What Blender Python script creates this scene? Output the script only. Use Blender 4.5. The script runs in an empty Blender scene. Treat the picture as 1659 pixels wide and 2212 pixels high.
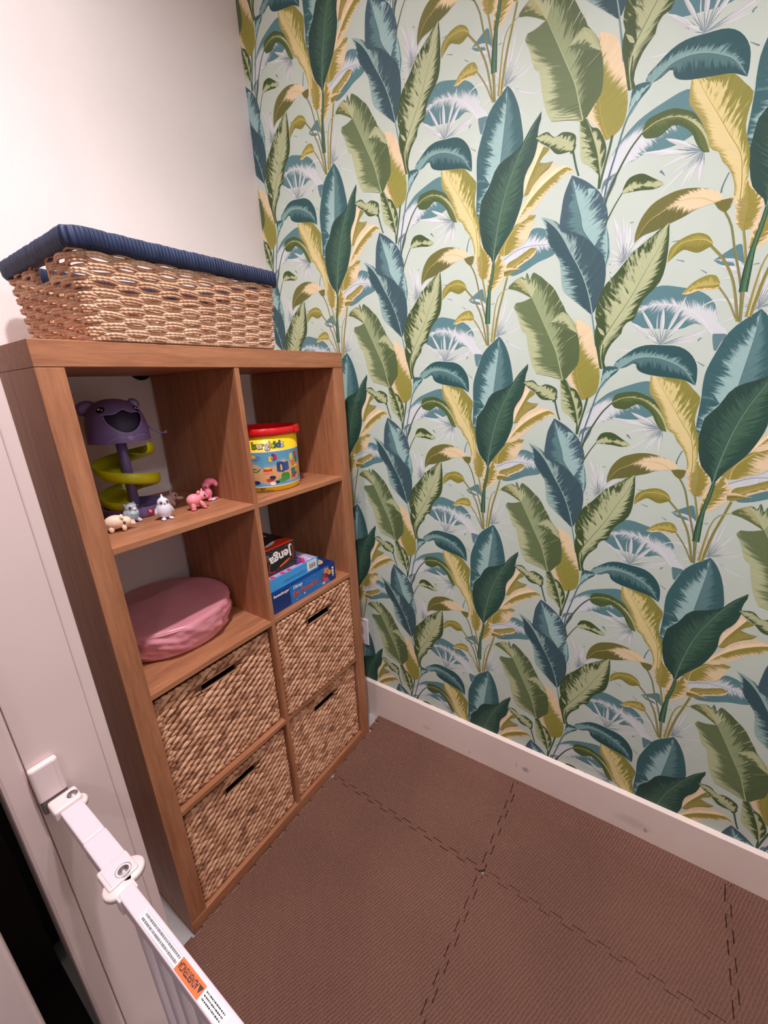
import bpy, bmesh, math, random
import numpy as np
from mathutils import Vector, Matrix
random.seed(7)
PI = math.pi
scene = bpy.context.scene
COL = scene.collection

# ------------------------------------------------------------------ helpers
def lin(c):
    return tuple(((x/255)/12.92 if x/255 <= .04045 else ((x/255+.055)/1.055)**2.4) for x in c)
def lin4(c): return (*lin(c), 1)

def new_mat(name):
    m = bpy.data.materials.new(name); m.use_nodes = True
    nt = m.node_tree
    b = nt.nodes['Principled BSDF']
    return m, nt, b
def N(nt, typ, **kw):
    n = nt.nodes.new(typ)
    for k, v in kw.items(): setattr(n, k, v)
    return n
def ramp(nt, fac, stops):
    r = N(nt, 'ShaderNodeValToRGB')
    el = r.color_ramp.elements
    while len(el) > 1: el.remove(el[-1])
    el[0].position, el[0].color = stops[0][0], stops[0][1]
    for p, c in stops[1:]:
        e = el.new(p); e.color = c
    nt.links.new(fac, r.inputs['Fac'])
    return r.outputs['Color']
def noise(nt, vec, scale, detail=3, rough=.5):
    n = N(nt, 'ShaderNodeTexNoise'); n.inputs['Scale'].default_value = scale
    n.inputs['Detail'].default_value = detail; n.inputs['Roughness'].default_value = rough
    if vec is not None: nt.links.new(vec, n.inputs['Vector'])
    return n.outputs['Fac']
def coord(nt, which='Object', scale=(1, 1, 1), rot=(0, 0, 0)):
    tc = N(nt, 'ShaderNodeTexCoord'); mp = N(nt, 'ShaderNodeMapping')
    mp.inputs['Scale'].default_value = scale; mp.inputs['Rotation'].default_value = rot
    nt.links.new(tc.outputs[which], mp.inputs['Vector'])
    return mp.outputs['Vector']
def bump(nt, b, h, dist, strength=1.0):
    n = N(nt, 'ShaderNodeBump'); n.inputs['Distance'].default_value = dist; n.inputs['Strength'].default_value = strength
    nt.links.new(h, n.inputs['Height']); nt.links.new(n.outputs['Normal'], b.inputs['Normal'])
def plain(name, c, rough=.5, var=.06, scale=20, metal=0, bmp=0, bscale=200, spec=.5, coat=0):
    m, nt, b = new_mat(name)
    v = coord(nt)
    f = noise(nt, v, scale)
    lo = tuple(x*(1-var) for x in lin(c)); hi = tuple(min(1, x*(1+var)) for x in lin(c))
    nt.links.new(ramp(nt, f, [(.3, (*lo, 1)), (.7, (*hi, 1))]), b.inputs['Base Color'])
    b.inputs['Roughness'].default_value = rough; b.inputs['Metallic'].default_value = metal
    b.inputs['Specular IOR Level'].default_value = spec
    b.inputs['Coat Weight'].default_value = coat
    if bmp: bump(nt, b, noise(nt, v, bscale, 4), bmp)
    return m
def wood(name, scale, dark=(146, 93, 62), light=(184, 126, 90)):
    m, nt, b = new_mat(name)
    f = noise(nt, coord(nt, 'Object', scale), 1.0, 6, .62)
    f2 = noise(nt, coord(nt, 'Object', tuple(s*4.5 for s in scale)), 1.0, 3, .6)
    mx = N(nt, 'ShaderNodeMath', operation='MULTIPLY_ADD'); mx.inputs[1].default_value = .45
    nt.links.new(f2, mx.inputs[0]); nt.links.new(f, mx.inputs[2])
    nt.links.new(ramp(nt, mx.outputs[0], [(.5, lin4(dark)), (.95, lin4(light))]), b.inputs['Base Color'])
    b.inputs['Roughness'].default_value = .48
    bump(nt, b, mx.outputs[0], .0006, .6)
    return m

def link(me, name, mats=None, parent=None, smooth=False):
    o = bpy.data.objects.new(name, me); COL.objects.link(o)
    for m in (mats if isinstance(mats, (list, tuple)) else [mats] if mats else []): me.materials.append(m)
    if parent is not None: o.parent = parent
    if smooth:
        for p in me.polygons: p.use_smooth = True
    return o
def obj(name, bm, m, parent=None, smooth=False, bevel=0, auto=False):
    bmesh.ops.recalc_face_normals(bm, faces=bm.faces)
    me = bpy.data.meshes.new(name); bm.to_mesh(me); bm.free()
    o = link(me, name, m, parent, smooth)
    if bevel:
        md = o.modifiers.new('bevel', 'BEVEL'); md.width = bevel; md.segments = 2; md.limit_method = 'ANGLE'; md.angle_limit = .7
    return o
def box(bm, x0, x1, y0, y1, z0, z1, mi=0):
    v = [bm.verts.new(p) for p in ((x0,y0,z0),(x1,y0,z0),(x1,y1,z0),(x0,y1,z0),(x0,y0,z1),(x1,y0,z1),(x1,y1,z1),(x0,y1,z1))]
    for f in ((0,3,2,1),(4,5,6,7),(0,1,5,4),(1,2,6,5),(2,3,7,6),(3,0,4,7)):
        fc = bm.faces.new([v[i] for i in f]); fc.material_index = mi
    return v
def bx(*a): bm = bmesh.new(); box(bm, *a); return bm
def empty(name, loc, label=None, cat=None, group=None):
    o = bpy.data.objects.new(name, None); COL.objects.link(o); o.location = loc; o.empty_display_size = .05
    if label: o['label'] = label
    if cat: o['category'] = cat
    if group: o['group'] = group
    return o
def tag(o, label, cat, group=None):
    o['label'] = label; o['category'] = cat
    if group: o['group'] = group
    return o
def part(name, bm, m, root, **kw):
    """bm is in world coordinates; stored relative to the thing's base"""
    off = Vector((0, 0, 0)); r = root
    while r is not None: off += r.location; r = r.parent
    bmesh.ops.translate(bm, verts=bm.verts, vec=-off)
    return obj(name, bm, m, root, **kw)
def struct(name, bm, m, **kw):
    o = obj(name, bm, m, **kw); o['kind'] = 'structure'; return o
def tube(bm, pts, r, seg=8, closed=False, cap=True, uvl=None, flat=1.0, mi=0):
    """tube along pts; r scalar or list"""
    n = len(pts); rings = []
    up0 = None; L = 0
    for i, p in enumerate(pts):
        p = Vector(p)
        a = Vector(pts[i-1] if (i > 0 or closed) else pts[i]); c = Vector(pts[(i+1) % n] if (i < n-1 or closed) else pts[i])
        t = (c-a)
        t = t.normalized() if t.length > 1e-9 else Vector((0, 0, 1))
        if up0 is None:
            up0 = Vector((0, 0, 1)) if abs(t.z) < .9 else Vector((1, 0, 0))
        s = t.cross(up0); s = s.normalized() if s.length > 1e-6 else Vector((1, 0, 0)); u = s.cross(t).normalized(); up0 = u
        rr = r[i] if isinstance(r, (list, tuple)) else r
        if i: L += (p-Vector(pts[i-1])).length
        ring = []
        for k in range(seg):
            an = 2*PI*k/seg
            ring.append(bm.verts.new(p+(s*math.cos(an)+u*math.sin(an)*flat)*rr))
        rings.append((ring, L))
    m = n if closed else n-1
    for i in range(m):
        (A, la), (B, lb) = rings[i], rings[(i+1) % n]
        for k in range(seg):
            f = bm.faces.new((A[k], A[(k+1) % seg], B[(k+1) % seg], B[k])); f.material_index = mi; f.smooth = True
            if uvl is not None:
                if lb < la: lb = la+.01
                for lp, (uu, vv) in zip(f.loops, ((la, k/seg), (la, (k+1)/seg), (lb, (k+1)/seg), (lb, k/seg))): lp[uvl].uv = (uu, vv)
    if cap and not closed:
        bm.faces.new(list(reversed(rings[0][0]))); bm.faces.new(rings[-1][0])
def ellipsoid(bm, c, r, rot=None, u=10, v=7, mi=0, taper=0):
    M = rot if rot is not None else Matrix.Identity(3)
    c = Vector(c); rows = []
    top = bm.verts.new(c+M@Vector((0, 0, r[2]))); bot = bm.verts.new(c+M@Vector((0, 0, -r[2])))
    for i in range(1, v):
        th = PI*i/v
        rows.append([bm.verts.new(c+M@Vector((r[0]*math.sin(th)*math.cos(2*PI*k/u), r[1]*math.sin(th)*math.sin(2*PI*k/u), r[2]*math.cos(th)))) for k in range(u)])
    fs = []
    for k in range(u):
        fs.append(bm.faces.new((top, rows[0][k], rows[0][(k+1) % u])))
        fs.append(bm.faces.new((bot, rows[-1][(k+1) % u], rows[-1][k])))
        for i in range(len(rows)-1): fs.append(bm.faces.new((rows[i][k], rows[i+1][k], rows[i+1][(k+1) % u], rows[i][(k+1) % u])))
    for f in fs: f.smooth = True; f.material_index = mi
def lathe(bm, prof, c=(0, 0), u=48, mi=0, a0=0, a1=2*PI):
    """prof: list of (r,z)"""
    full = abs(a1-a0-2*PI) < 1e-6
    rows = []
    for r, z in prof:
        if r < 1e-6 and full: rows.append([bm.verts.new((c[0], c[1], z))])
        else: rows.append([bm.verts.new((c[0]+r*math.cos(a0+(a1-a0)*k/u), c[1]+r*math.sin(a0+(a1-a0)*k/u), z)) for k in range(u if full else u+1)])
    for A, B in zip(rows, rows[1:]):
        m = u
        for k in range(m):
            k2 = (k+1) % u if full else k+1
            if len(A) == 1 and len(B) == 1: continue
            if len(A) == 1: f = bm.faces.new((A[0], B[k], B[k2]))
            elif len(B) == 1: f = bm.faces.new((A[k], B[0], A[k2]))
            else: f = bm.faces.new((A[k], B[k], B[k2], A[k2]))
            f.smooth = True; f.material_index = mi
def prism(bm, poly, M, t, mi=0):
    """poly: 2-D outline; M maps (x,y,z)->world; extruded 0..t"""
    a = [bm.verts.new(M@Vector((x, y, 0))) for x, y in poly]; b = [bm.verts.new(M@Vector((x, y, t))) for x, y in poly]
    bm.faces.new(list(reversed(a))).material_index = mi; f = bm.faces.new(b); f.material_index = mi
    n = len(poly)
    for i in range(n): bm.faces.new((a[i], a[(i+1) % n], b[(i+1) % n], b[i])).material_index = mi
def frame(o, ex, ey):
    ex = Vector(ex).normalized(); ey = Vector(ey).normalized(); ez = ex.cross(ey)
    M = Matrix.Identity(4)
    for i, v in enumerate((ex, ey, ez)):
        for j in range(3): M[j][i] = v[j]
    M.translation = Vector(o); return M
def text_bm(s, size, M, t=.0003, bold=0, width=None, shear=0, wrap=None, align='LEFT', spacing=1):
    """lettering as thin raised mesh, built-in font"""
    cu = bpy.data.curves.new('t', 'FONT'); cu.body = s; cu.size = size; cu.extrude = t/2; cu.offset = bold; cu.resolution_u = 3
    cu.shear = shear; cu.align_x = align; cu.space_character = spacing
    o = bpy.data.objects.new('t', cu); COL.objects.link(o)
    dg = bpy.context.evaluated_depsgraph_get(); dg.update()
    me = bpy.data.meshes.new_from_object(o.evaluated_get(dg))
    bm = bmesh.new(); bm.from_mesh(me)
    bpy.data.objects.remove(o); bpy.data.curves.remove(cu); bpy.data.meshes.remove(me)
    xs = [v.co.x for v in bm.verts] or [0, 1]
    k = (width/(max(xs)-min(xs))) if width else 1
    x0 = min(xs) if align == 'LEFT' else 0
    for v in bm.verts:
        v.co.x = (v.co.x-x0)*k
        v.co.z += t/2
        v.co = wrap(v.co) if wrap else (M@v.co)
    return bm
def merge(bm, other):
    me = bpy.data.meshes.new('tmp'); other.to_mesh(me); other.free(); bm.from_mesh(me); bpy.data.meshes.remove(me)

# ------------------------------------------------------------------ measured place
W_, H_, D_, TO, TI = .7808, 1.465, .3841, .0434, .0133       # shelf unit
CW = (W_-2*TO-TI)/2; CH = (H_-2*TO-3*TI)/4
Z1 = H_-TO-CH; Z2 = Z1-TI-CH; Z3 = Z2-TI-CH
XD = TO+CW; XR = W_-TO
XW, BW, YB = .8790, -.00373, .398                             # right wall: X = XW - BW*Y ; back wall Y
CEIL = 2.60
PU, PV = .518957, .523449
def wx(y): return XW-BW*y

# ------------------------------------------------------------------ materials
GAIN = (1.0, 1.0, 1.0)
M_wall = plain('white_wall_paint', (238, 232, 231), .6, .015, 6, bmp=.0004, bscale=420, spec=.3)
M_trim = plain('white_gloss_paint', (226, 206, 203), .35, .02, 8)
M_base = plain('baseboard_paint', (226, 208, 202), .4, .05, 9)
M_ceil = plain('ceiling_paint', (238, 232, 226), .8, .01, 5)
M_floor = plain('pale_floor', (188, 183, 182), .4, .08, 12)
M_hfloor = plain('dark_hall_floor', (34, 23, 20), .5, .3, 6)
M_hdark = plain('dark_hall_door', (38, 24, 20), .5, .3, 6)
M_woodx = wood('oak_grain_across', (5, 60, 60))
M_woodz = wood('oak_grain_upright', (60, 60, 5))
M_gate = plain('white_gate_enamel', (222, 206, 214), .35, .02, 10)
M_gatep = plain('white_gate_plastic', (228, 210, 209), .45, .02, 10)
M_grey = plain('grey_rubber', (92, 88, 84), .6, .1, 30)
M_steel = plain('steel', (170, 170, 172), .25, .1, 40, metal=1)
M_black = plain('black_print', (18, 18, 20), .5, .1, 30)
M_print = plain('grey_print', (120, 112, 122), .6, .1, 60)
M_orange = plain('orange_sticker', (226, 104, 40), .5, .05, 30)
M_label = plain('white_sticker', (240, 232, 236), .45, .02, 30)
M_red = plain('red_plastic', (214, 22, 30), .28, .08, 20)
M_yellow = plain('yellow_plastic', (246, 206, 30), .35, .05, 20)
M_white = plain('white_print', (245, 240, 236), .45, .02, 30)
M_lime = plain('lime_plastic', (196, 196, 20), .32, .08, 14)
M_purple = plain('lilac_plastic', (122, 104, 158), .36, .06, 14)
M_purpled = plain('mouth_dark_purple', (34, 24, 58), .6, .1, 14)
M_purplel = plain('pale_lilac_plastic', (152, 134, 184), .36, .05, 14)

# mat
def mat_foam():
    m, nt, b = new_mat('brown_foam')
    v = coord(nt)
    f = noise(nt, v, 3.0, 4)
    nt.links.new(ramp(nt, f, [(.3, lin4((118, 82, 69))), (.7, lin4((130, 92, 78)))]), b.inputs['Base Color'])
    b.inputs['Roughness'].default_value = .62; b.inputs['Specular IOR Level'].default_value = .35
    w1 = N(nt, 'ShaderNodeTexWave', wave_type='BANDS'); w1.inputs['Scale'].default_value = 62; w1.inputs['Distortion'].default_value = 3.0
    w1.inputs['Detail'].default_value = 2; w1.inputs['Detail Scale'].default_value = 1.6
    nt.links.new(coord(nt, 'Object', (1, 1, 1), (0, 0, .45)), w1.inputs['Vector'])
    w2 = N(nt, 'ShaderNodeTexWave', wave_type='BANDS'); w2.inputs['Scale'].default_value = 44; w2.inputs['Distortion'].default_value = 2.5
    w2.inputs['Detail'].default_value = 2
    nt.links.new(coord(nt, 'Object', (1, 1, 1), (0, 0, 1.95)), w2.inputs['Vector'])
    a = N(nt, 'ShaderNodeMath', operation='MULTIPLY'); nt.links.new(w1.outputs['Fac'], a.inputs[0]); nt.links.new(w2.outputs['Fac'], a.inputs[1])
    bump(nt, b, a.outputs[0], .0026, .9)
    return m
M_foam = mat_foam()

def mat_rope(name, lo, mid, hi, freq, spread=1.0, b_h=.0012):
    """twisted natural fibre; tint per strand piece, diagonal twist from uv"""
    m, nt, b = new_mat(name)
    g = N(nt, 'ShaderNodeNewGeometry')
    n = noise(nt, coord(nt), 55, 3)
    ad = N(nt, 'ShaderNodeMath', operation='MULTIPLY_ADD'); ad.inputs[1].default_value = .55*spread
    nt.links.new(g.outputs['Random Per Island'], ad.inputs[0]); nt.links.new(n, ad.inputs[2])
    nt.links.new(ramp(nt, ad.outputs[0], [(.35, lin4(lo)), (.68, lin4(mid)), (1.0, lin4(hi))]), b.inputs['Base Color'])
    b.inputs['Roughness'].default_value = .62; b.inputs['Specular IOR Level'].default_value = .35
    tc = N(nt, 'ShaderNodeTexCoord'); sp = N(nt, 'ShaderNodeSeparateXYZ'); nt.links.new(tc.outputs['UV'], sp.inputs[0])
    k = N(nt, 'ShaderNodeMath', operation='MULTIPLY'); k.inputs[1].default_value = freq; nt.links.new(sp.outputs['X'], k.inputs[0])
    s = N(nt, 'ShaderNodeMath', operation='ADD'); nt.links.new(k.outputs[0], s.inputs[0]); nt.links.new(sp.outputs['Y'], s.inputs[1])
    t = N(nt, 'ShaderNodeMath', operation='MULTIPLY'); t.inputs[1].default_value = 2*PI; nt.links.new(s.outputs[0], t.inputs[0])
    si = N(nt, 'ShaderNodeMath', operation='SINE'); nt.links.new(t.outputs[0], si.inputs[0])
    bump(nt, b, si.outputs[0], b_h, .8)
    return m
M_sea = mat_rope('seagrass_rope', (176, 130, 104), (206, 162, 132), (226, 188, 158), 120)
M_hya = mat_rope('water_hyacinth', (122, 80, 58), (182, 130, 98), (216, 168, 134), 0, 1.35, .0004)
M_hyab = plain('basket_inner_weave', (112, 74, 50), .8, .2, 60)
M_navy = mat_rope('navy_wrapped_rope', (26, 34, 58), (34, 46, 78), (44, 58, 92), 150, .4, .0016)
M_dark = plain('near_black', (10, 11, 16), .8, .2, 20)

# ------------------------------------------------------------------ wallpaper leaf material
def mat_leaf():
    m, nt, b = new_mat('printed_leaf')
    def att(n):
        a = N(nt, 'ShaderNodeAttribute'); a.attribute_name = n; return a
    ce, ci, lc, lp = att('ce'), att('ci'), att('lc'), att('lp')
    def mul(vec, s):
        x = N(nt, 'ShaderNodeVectorMath', operation='MULTIPLY'); x.inputs[1].default_value = s; nt.links.new(vec, x.inputs[0]); return x.outputs[0]
    n1 = noise(nt, mul(lc.outputs['Vector'], (1, .9, 7)), 1, 3, .65)
    sp = N(nt, 'ShaderNodeSeparateXYZ'); nt.links.new(lp.outputs['Vector'], sp.inputs[0])      # |v|, thr, jag
    a = N(nt, 'ShaderNodeMath', operation='SUBTRACT'); nt.links.new(sp.outputs[0], a.inputs[0]); nt.links.new(sp.outputs[1], a.inputs[1])
    c = N(nt, 'ShaderNodeMath', operation='SUBTRACT'); nt.links.new(n1, c.inputs[0]); c.inputs[1].default_value = .5
    d = N(nt, 'ShaderNodeMath', operation='MULTIPLY'); nt.links.new(c.outputs[0], d.inputs[0]); nt.links.new(sp.outputs[2], d.inputs[1])
    e = N(nt, 'ShaderNodeMath', operation='MULTIPLY_ADD'); nt.links.new(d.outputs[0], e.inputs[0]); e.inputs[1].default_value = 2.2; nt.links.new(a.outputs[0], e.inputs[2])
    mr = N(nt, 'ShaderNodeMapRange', interpolation_type='SMOOTHSTEP'); mr.inputs['From Min'].default_value = -.17; mr.inputs['From Max'].default_value = .17
    nt.links.new(e.outputs[0], mr.inputs['Value'])
    mx = N(nt, 'ShaderNodeMix', data_type='RGBA'); nt.links.new(mr.outputs[0], mx.inputs[0])
    nt.links.new(ci.outputs['Color'], mx.inputs[6]); nt.links.new(ce.outputs['Color'], mx.inputs[7])
    n2 = noise(nt, mul(lc.outputs['Vector'], (3.4, .35, 3)), 1, 2, .6)
    st = N(nt, 'ShaderNodeMapRange'); st.inputs['From Min'].default_value = .25; st.inputs['From Max'].default_value = .75
    st.inputs['To Min'].default_value = -1; st.inputs['To Max'].default_value = 1
    nt.links.new(n2, st.inputs['Value'])
    fin = N(nt, 'ShaderNodeVectorMath', operation='SCALE'); nt.links.new(mx.outputs[2], fin.inputs[0]); sv = N(nt, 'ShaderNodeMath', operation='MULTIPLY_ADD'); nt.links.new(st.outputs[0], sv.inputs[0]); nt.links.new(ci.outputs['Alpha'], sv.inputs[1]); sv.inputs[2].default_value = 1.0
    nt.links.new(sv.outputs[0], fin.inputs['Scale'])
    nt.links.new(fin.outputs[0], b.inputs['Base Color'])
    b.inputs['Roughness'].default_value = .55; b.inputs['Specular IOR Level'].default_value = .3
    return m
M_leaf = mat_leaf()
PAPER = (196, 211, 200)
M_paper = plain('wallpaper_ground', PAPER, .55, .02, 14, spec=.3)

# leaf outlines of one repeat of the wallpaper, in millimetres along the wall / above the floor
SH = []
def L(rib, A, B, sA, sB, rc, rw, vs): SH.append(('L', rib, A, B, sA, sB, rc, rw, vs))
def S(p, w0, w1, c0, c1): SH.append(('S', p, w0, w1, c0, c1))
L([[1336.1,1033.4],[1322.1,1043.5],[1305.7,1047.3],[1288.0,1046.9]],[[1337.6,1033.6],[1332.5,1053.1],[1326.5,1068.4],[1308.8,1060.0],[1288.0,1046.9]],[[1335.6,1031.2],[1323.8,1031.5],[1302.4,1036.6],[1288.0,1046.9]],((92,134,140),(92,134,140),[0.5],0.2,50),((92,134,140),(210,218,222),[0.2,0.5,0.3,0.2],0.7,50),None,0.00,0.12)
L([[1331.7,905.3],[1305.8,911.6],[1291.1,934.0],[1269.4,956.2],[1239.5,971.7],[1208.1,978.5],[1173.0,974.8],[1151.0,964.0]],[[1331.5,906.4],[1324.5,921.3],[1313.5,929.9],[1309.8,944.4],[1301.6,968.8],[1280.3,990.9],[1242.4,1006.2],[1198.6,1014.8],[1169.3,992.4],[1151.0,964.0]],[[1317.1,877.3],[1306.3,908.4],[1298.0,919.9],[1275.6,934.1],[1252.1,925.9],[1211.6,930.2],[1169.1,938.2],[1158.1,951.3],[1151.0,964.0]],((92,134,140),(210,218,222),[1.3,1.1,0.5,0.2,0.16,0.12,0.1],0.6,60),((92,134,140),(210,218,222),[1.3,1.2,0.75,0.25,0.15,0.12,0.1],0.6,60),(225,225,228),2.34,0.12)
L([[1317.1,877.3],[1315.9,892.7],[1316.8,905.2],[1307.6,910.9]],[[1313.6,878.6],[1310.2,891.4],[1307.7,904.2],[1307.6,910.9]],[[1318.0,877.5],[1323.5,892.3],[1330.6,907.2],[1307.6,910.9]],((108,132,142),(92,134,140),[0.5],0.3,40),((108,132,142),(92,134,140),[0.5],0.3,40),None,0.00,0.12)
L([[1073.9,1235.6],[1098.8,1270.6],[1127.8,1292.2],[1160.1,1301.4],[1193.9,1300.8],[1219.1,1294.9],[1240.4,1278.2]],[[1073.9,1235.6],[1077.3,1258.3],[1093.4,1288.6],[1115.0,1311.8],[1136.6,1326.6],[1180.9,1341.9],[1206.5,1345.4],[1224.2,1331.2],[1240.4,1278.2]],[[1073.9,1235.6],[1102.8,1248.4],[1131.3,1256.8],[1145.1,1262.4],[1173.2,1261.0],[1198.6,1261.2],[1222.3,1268.9],[1240.4,1278.2]],((92,134,140),(210,218,222),[1.3,0.9,0.45,0.2,0.1,0.1],0.6,60),((92,134,140),(210,218,222),[1.3,1.2,0.9,0.35,0.1,0.1],0.7,60),None,0.00,0.12)
L([[1074.9,1202.2],[1078.6,1214.9],[1087.7,1231.8],[1099.9,1243.3]],[[1073.7,1204.2],[1072.1,1223.1],[1077.7,1236.7],[1099.9,1243.7]],[[1079.5,1193.9],[1085.7,1200.5],[1097.8,1225.8],[1099.9,1243.3]],((105,128,138),(210,218,222),[0.9,0.5,0.1,0],0.4,50),((105,128,138),(210,218,222),[0.9,0.4,0.1,0],0.4,50),None,0.00,0.12)
L([[860.7,1647.5],[893.5,1662.3],[923.4,1666.2],[968.1,1661.4],[993.0,1651.7]],[[860.7,1649.3],[883.2,1662.4],[915.0,1675.8],[927.5,1699.3],[948.6,1699.0],[970.2,1685.1],[993.0,1651.7]],[[860.8,1644.7],[872.2,1626.0],[883.5,1609.3],[912.2,1613.7],[945.4,1627.7],[981.1,1636.9],[993.0,1651.7]],((92,134,140),(210,218,222),[1.2,1.0,0.55,0.4,0.3],0.8,60),((92,134,140),(210,218,222),[1.2,0.6,0.25,0.2,0.2],0.6,60),(120,128,160),1.76,0.12)
S([[1289.9,1192.6],[1286.0,1181.9],[1282.9,1170.2],[1282.5,1161.5]],1.95,2.73,(90,118,130),(90,118,130))
L([[1219.0,1421.6],[1194.5,1413.6],[1167.7,1411.8],[1143.8,1415.2],[1128.7,1419.5]],[[1218.9,1421.9],[1194.1,1415.3],[1167.3,1414.1],[1143.5,1416.6],[1128.7,1419.5]],[[1219.1,1421.2],[1194.8,1411.9],[1168.2,1409.5],[1144.1,1413.8],[1128.7,1419.5]],((120,140,150),(214,224,224),[0,0.35,1.1,1.3,1.3],0.5,60),((120,140,150),(200,203,206),[0,0.35,1.1,1.3,1.3],0.5,60),None,0.00,0.06)
L([[1219.0,1421.6],[1199.9,1437.1],[1180.6,1452.8],[1164.3,1466.1],[1154.4,1474.1]],[[1219.1,1421.8],[1201.8,1440.4],[1183.2,1457.2],[1165.9,1468.7],[1154.4,1474.1]],[[1218.8,1421.3],[1198.0,1433.7],[1177.9,1448.4],[1162.6,1463.4],[1154.4,1474.1]],((120,140,150),(214,224,224),[0,0.35,1.1,1.3,1.3],0.5,60),((120,140,150),(200,203,206),[0,0.35,1.1,1.3,1.3],0.5,60),None,0.00,0.06)
L([[1219.0,1421.6],[1205.5,1444.4],[1192.0,1467.3],[1180.8,1486.4],[1174.0,1497.9]],[[1219.2,1421.7],[1207.6,1445.5],[1194.8,1468.8],[1182.5,1487.3],[1174.0,1497.9]],[[1218.7,1421.4],[1203.4,1443.3],[1189.2,1465.9],[1179.0,1485.6],[1174.0,1497.9]],((120,140,150),(214,224,224),[0,0.35,1.1,1.3,1.3],0.5,60),((120,140,150),(200,203,206),[0,0.35,1.1,1.3,1.3],0.5,60),None,0.00,0.06)
L([[1219.0,1421.6],[1217.9,1444.2],[1216.9,1466.5],[1216.0,1484.9],[1215.5,1495.8]],[[1219.3,1421.5],[1220.9,1443.6],[1220.9,1465.7],[1218.4,1484.4],[1215.5,1495.8]],[[1218.7,1421.6],[1214.9,1444.8],[1212.9,1467.4],[1213.6,1485.4],[1215.5,1495.8]],((120,140,150),(214,224,224),[0,0.35,1.1,1.3,1.3],0.5,60),((120,140,150),(200,203,206),[0,0.35,1.1,1.3,1.3],0.5,60),None,0.00,0.06)
L([[1219.0,1421.6],[1229.6,1449.7],[1240.0,1477.1],[1248.3,1499.2],[1253.2,1512.2]],[[1219.3,1421.4],[1232.0,1448.2],[1243.0,1475.0],[1250.1,1497.9],[1253.2,1512.2]],[[1218.7,1421.8],[1227.3,1451.3],[1236.9,1479.1],[1246.5,1500.4],[1253.2,1512.2]],((120,140,150),(214,224,224),[0,0.35,1.1,1.3,1.3],0.5,60),((120,140,150),(200,203,206),[0,0.35,1.1,1.3,1.3],0.5,60),None,0.00,0.06)
L([[1219.0,1421.6],[1232.8,1439.2],[1246.2,1456.4],[1257.1,1470.3],[1263.6,1478.5]],[[1219.2,1421.3],[1235.2,1436.7],[1249.4,1453.1],[1259.0,1468.4],[1263.6,1478.5]],[[1218.7,1421.8],[1230.4,1441.7],[1243.0,1459.6],[1255.3,1472.2],[1263.6,1478.5]],((120,140,150),(214,224,224),[0,0.35,1.1,1.3,1.3],0.5,60),((120,140,150),(200,203,206),[0,0.35,1.1,1.3,1.3],0.5,60),None,0.00,0.06)
L([[1219.0,1421.6],[1245.8,1426.6],[1270.6,1433.8],[1289.9,1441.3],[1300.8,1446.5]],[[1219.1,1421.2],[1247.3,1422.9],[1272.6,1428.9],[1291.1,1438.4],[1300.8,1446.5]],[[1218.8,1421.9],[1244.2,1430.3],[1268.5,1438.6],[1288.6,1444.2],[1300.8,1446.5]],((120,140,150),(214,224,224),[0,0.35,1.1,1.3,1.3],0.5,60),((120,140,150),(200,203,206),[0,0.35,1.1,1.3,1.3],0.5,60),None,0.00,0.06)
L([[1219.0,1421.6],[1244.6,1423.9],[1268.6,1428.5],[1287.3,1434.0],[1298.0,1438.0]],[[1219.1,1421.2],[1245.3,1422.0],[1269.4,1426.0],[1287.8,1432.6],[1298.0,1438.0]],[[1218.9,1421.9],[1243.9,1425.8],[1267.7,1431.0],[1286.7,1435.5],[1298.0,1438.0]],((120,140,150),(214,224,224),[0,0.35,1.1,1.3,1.3],0.5,60),((120,140,150),(200,203,206),[0,0.35,1.1,1.3,1.3],0.5,60),None,0.00,0.06)
L([[1219.0,1421.6],[1242.0,1423.7],[1264.0,1427.0],[1281.6,1430.5],[1291.8,1433.0]],[[1219.1,1421.2],[1242.4,1422.4],[1264.6,1425.3],[1281.9,1429.6],[1291.8,1433.0]],[[1218.9,1421.9],[1241.6,1425.0],[1263.5,1428.6],[1281.3,1431.5],[1291.8,1433.0]],((120,140,150),(214,224,224),[0,0.35,1.1,1.3,1.3],0.5,60),((120,140,150),(200,203,206),[0,0.35,1.1,1.3,1.3],0.5,60),None,0.00,0.06)
L([[1219.0,1421.6],[1242.1,1422.8],[1264.6,1424.0],[1282.8,1425.0],[1293.6,1425.6]],[[1219.1,1421.2],[1242.5,1421.3],[1265.1,1422.0],[1283.1,1423.8],[1293.6,1425.6]],[[1218.9,1421.9],[1241.8,1424.3],[1264.1,1426.0],[1282.5,1426.2],[1293.6,1425.6]],((120,140,150),(214,224,224),[0,0.35,1.1,1.3,1.3],0.5,60),((120,140,150),(200,203,206),[0,0.35,1.1,1.3,1.3],0.5,60),None,0.00,0.06)
L([[1219.0,1421.6],[1203.8,1435.4],[1188.6,1449.4],[1175.7,1461.2],[1167.9,1468.3]],[[1219.1,1421.8],[1204.6,1436.5],[1189.6,1450.9],[1176.3,1462.1],[1167.9,1468.3]],[[1218.8,1421.3],[1203.1,1434.3],[1187.5,1448.0],[1175.1,1460.3],[1167.9,1468.3]],((120,140,150),(214,224,224),[0,0.35,1.1,1.3,1.3],0.5,60),((120,140,150),(200,203,206),[0,0.35,1.1,1.3,1.3],0.5,60),None,0.00,0.06)
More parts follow.
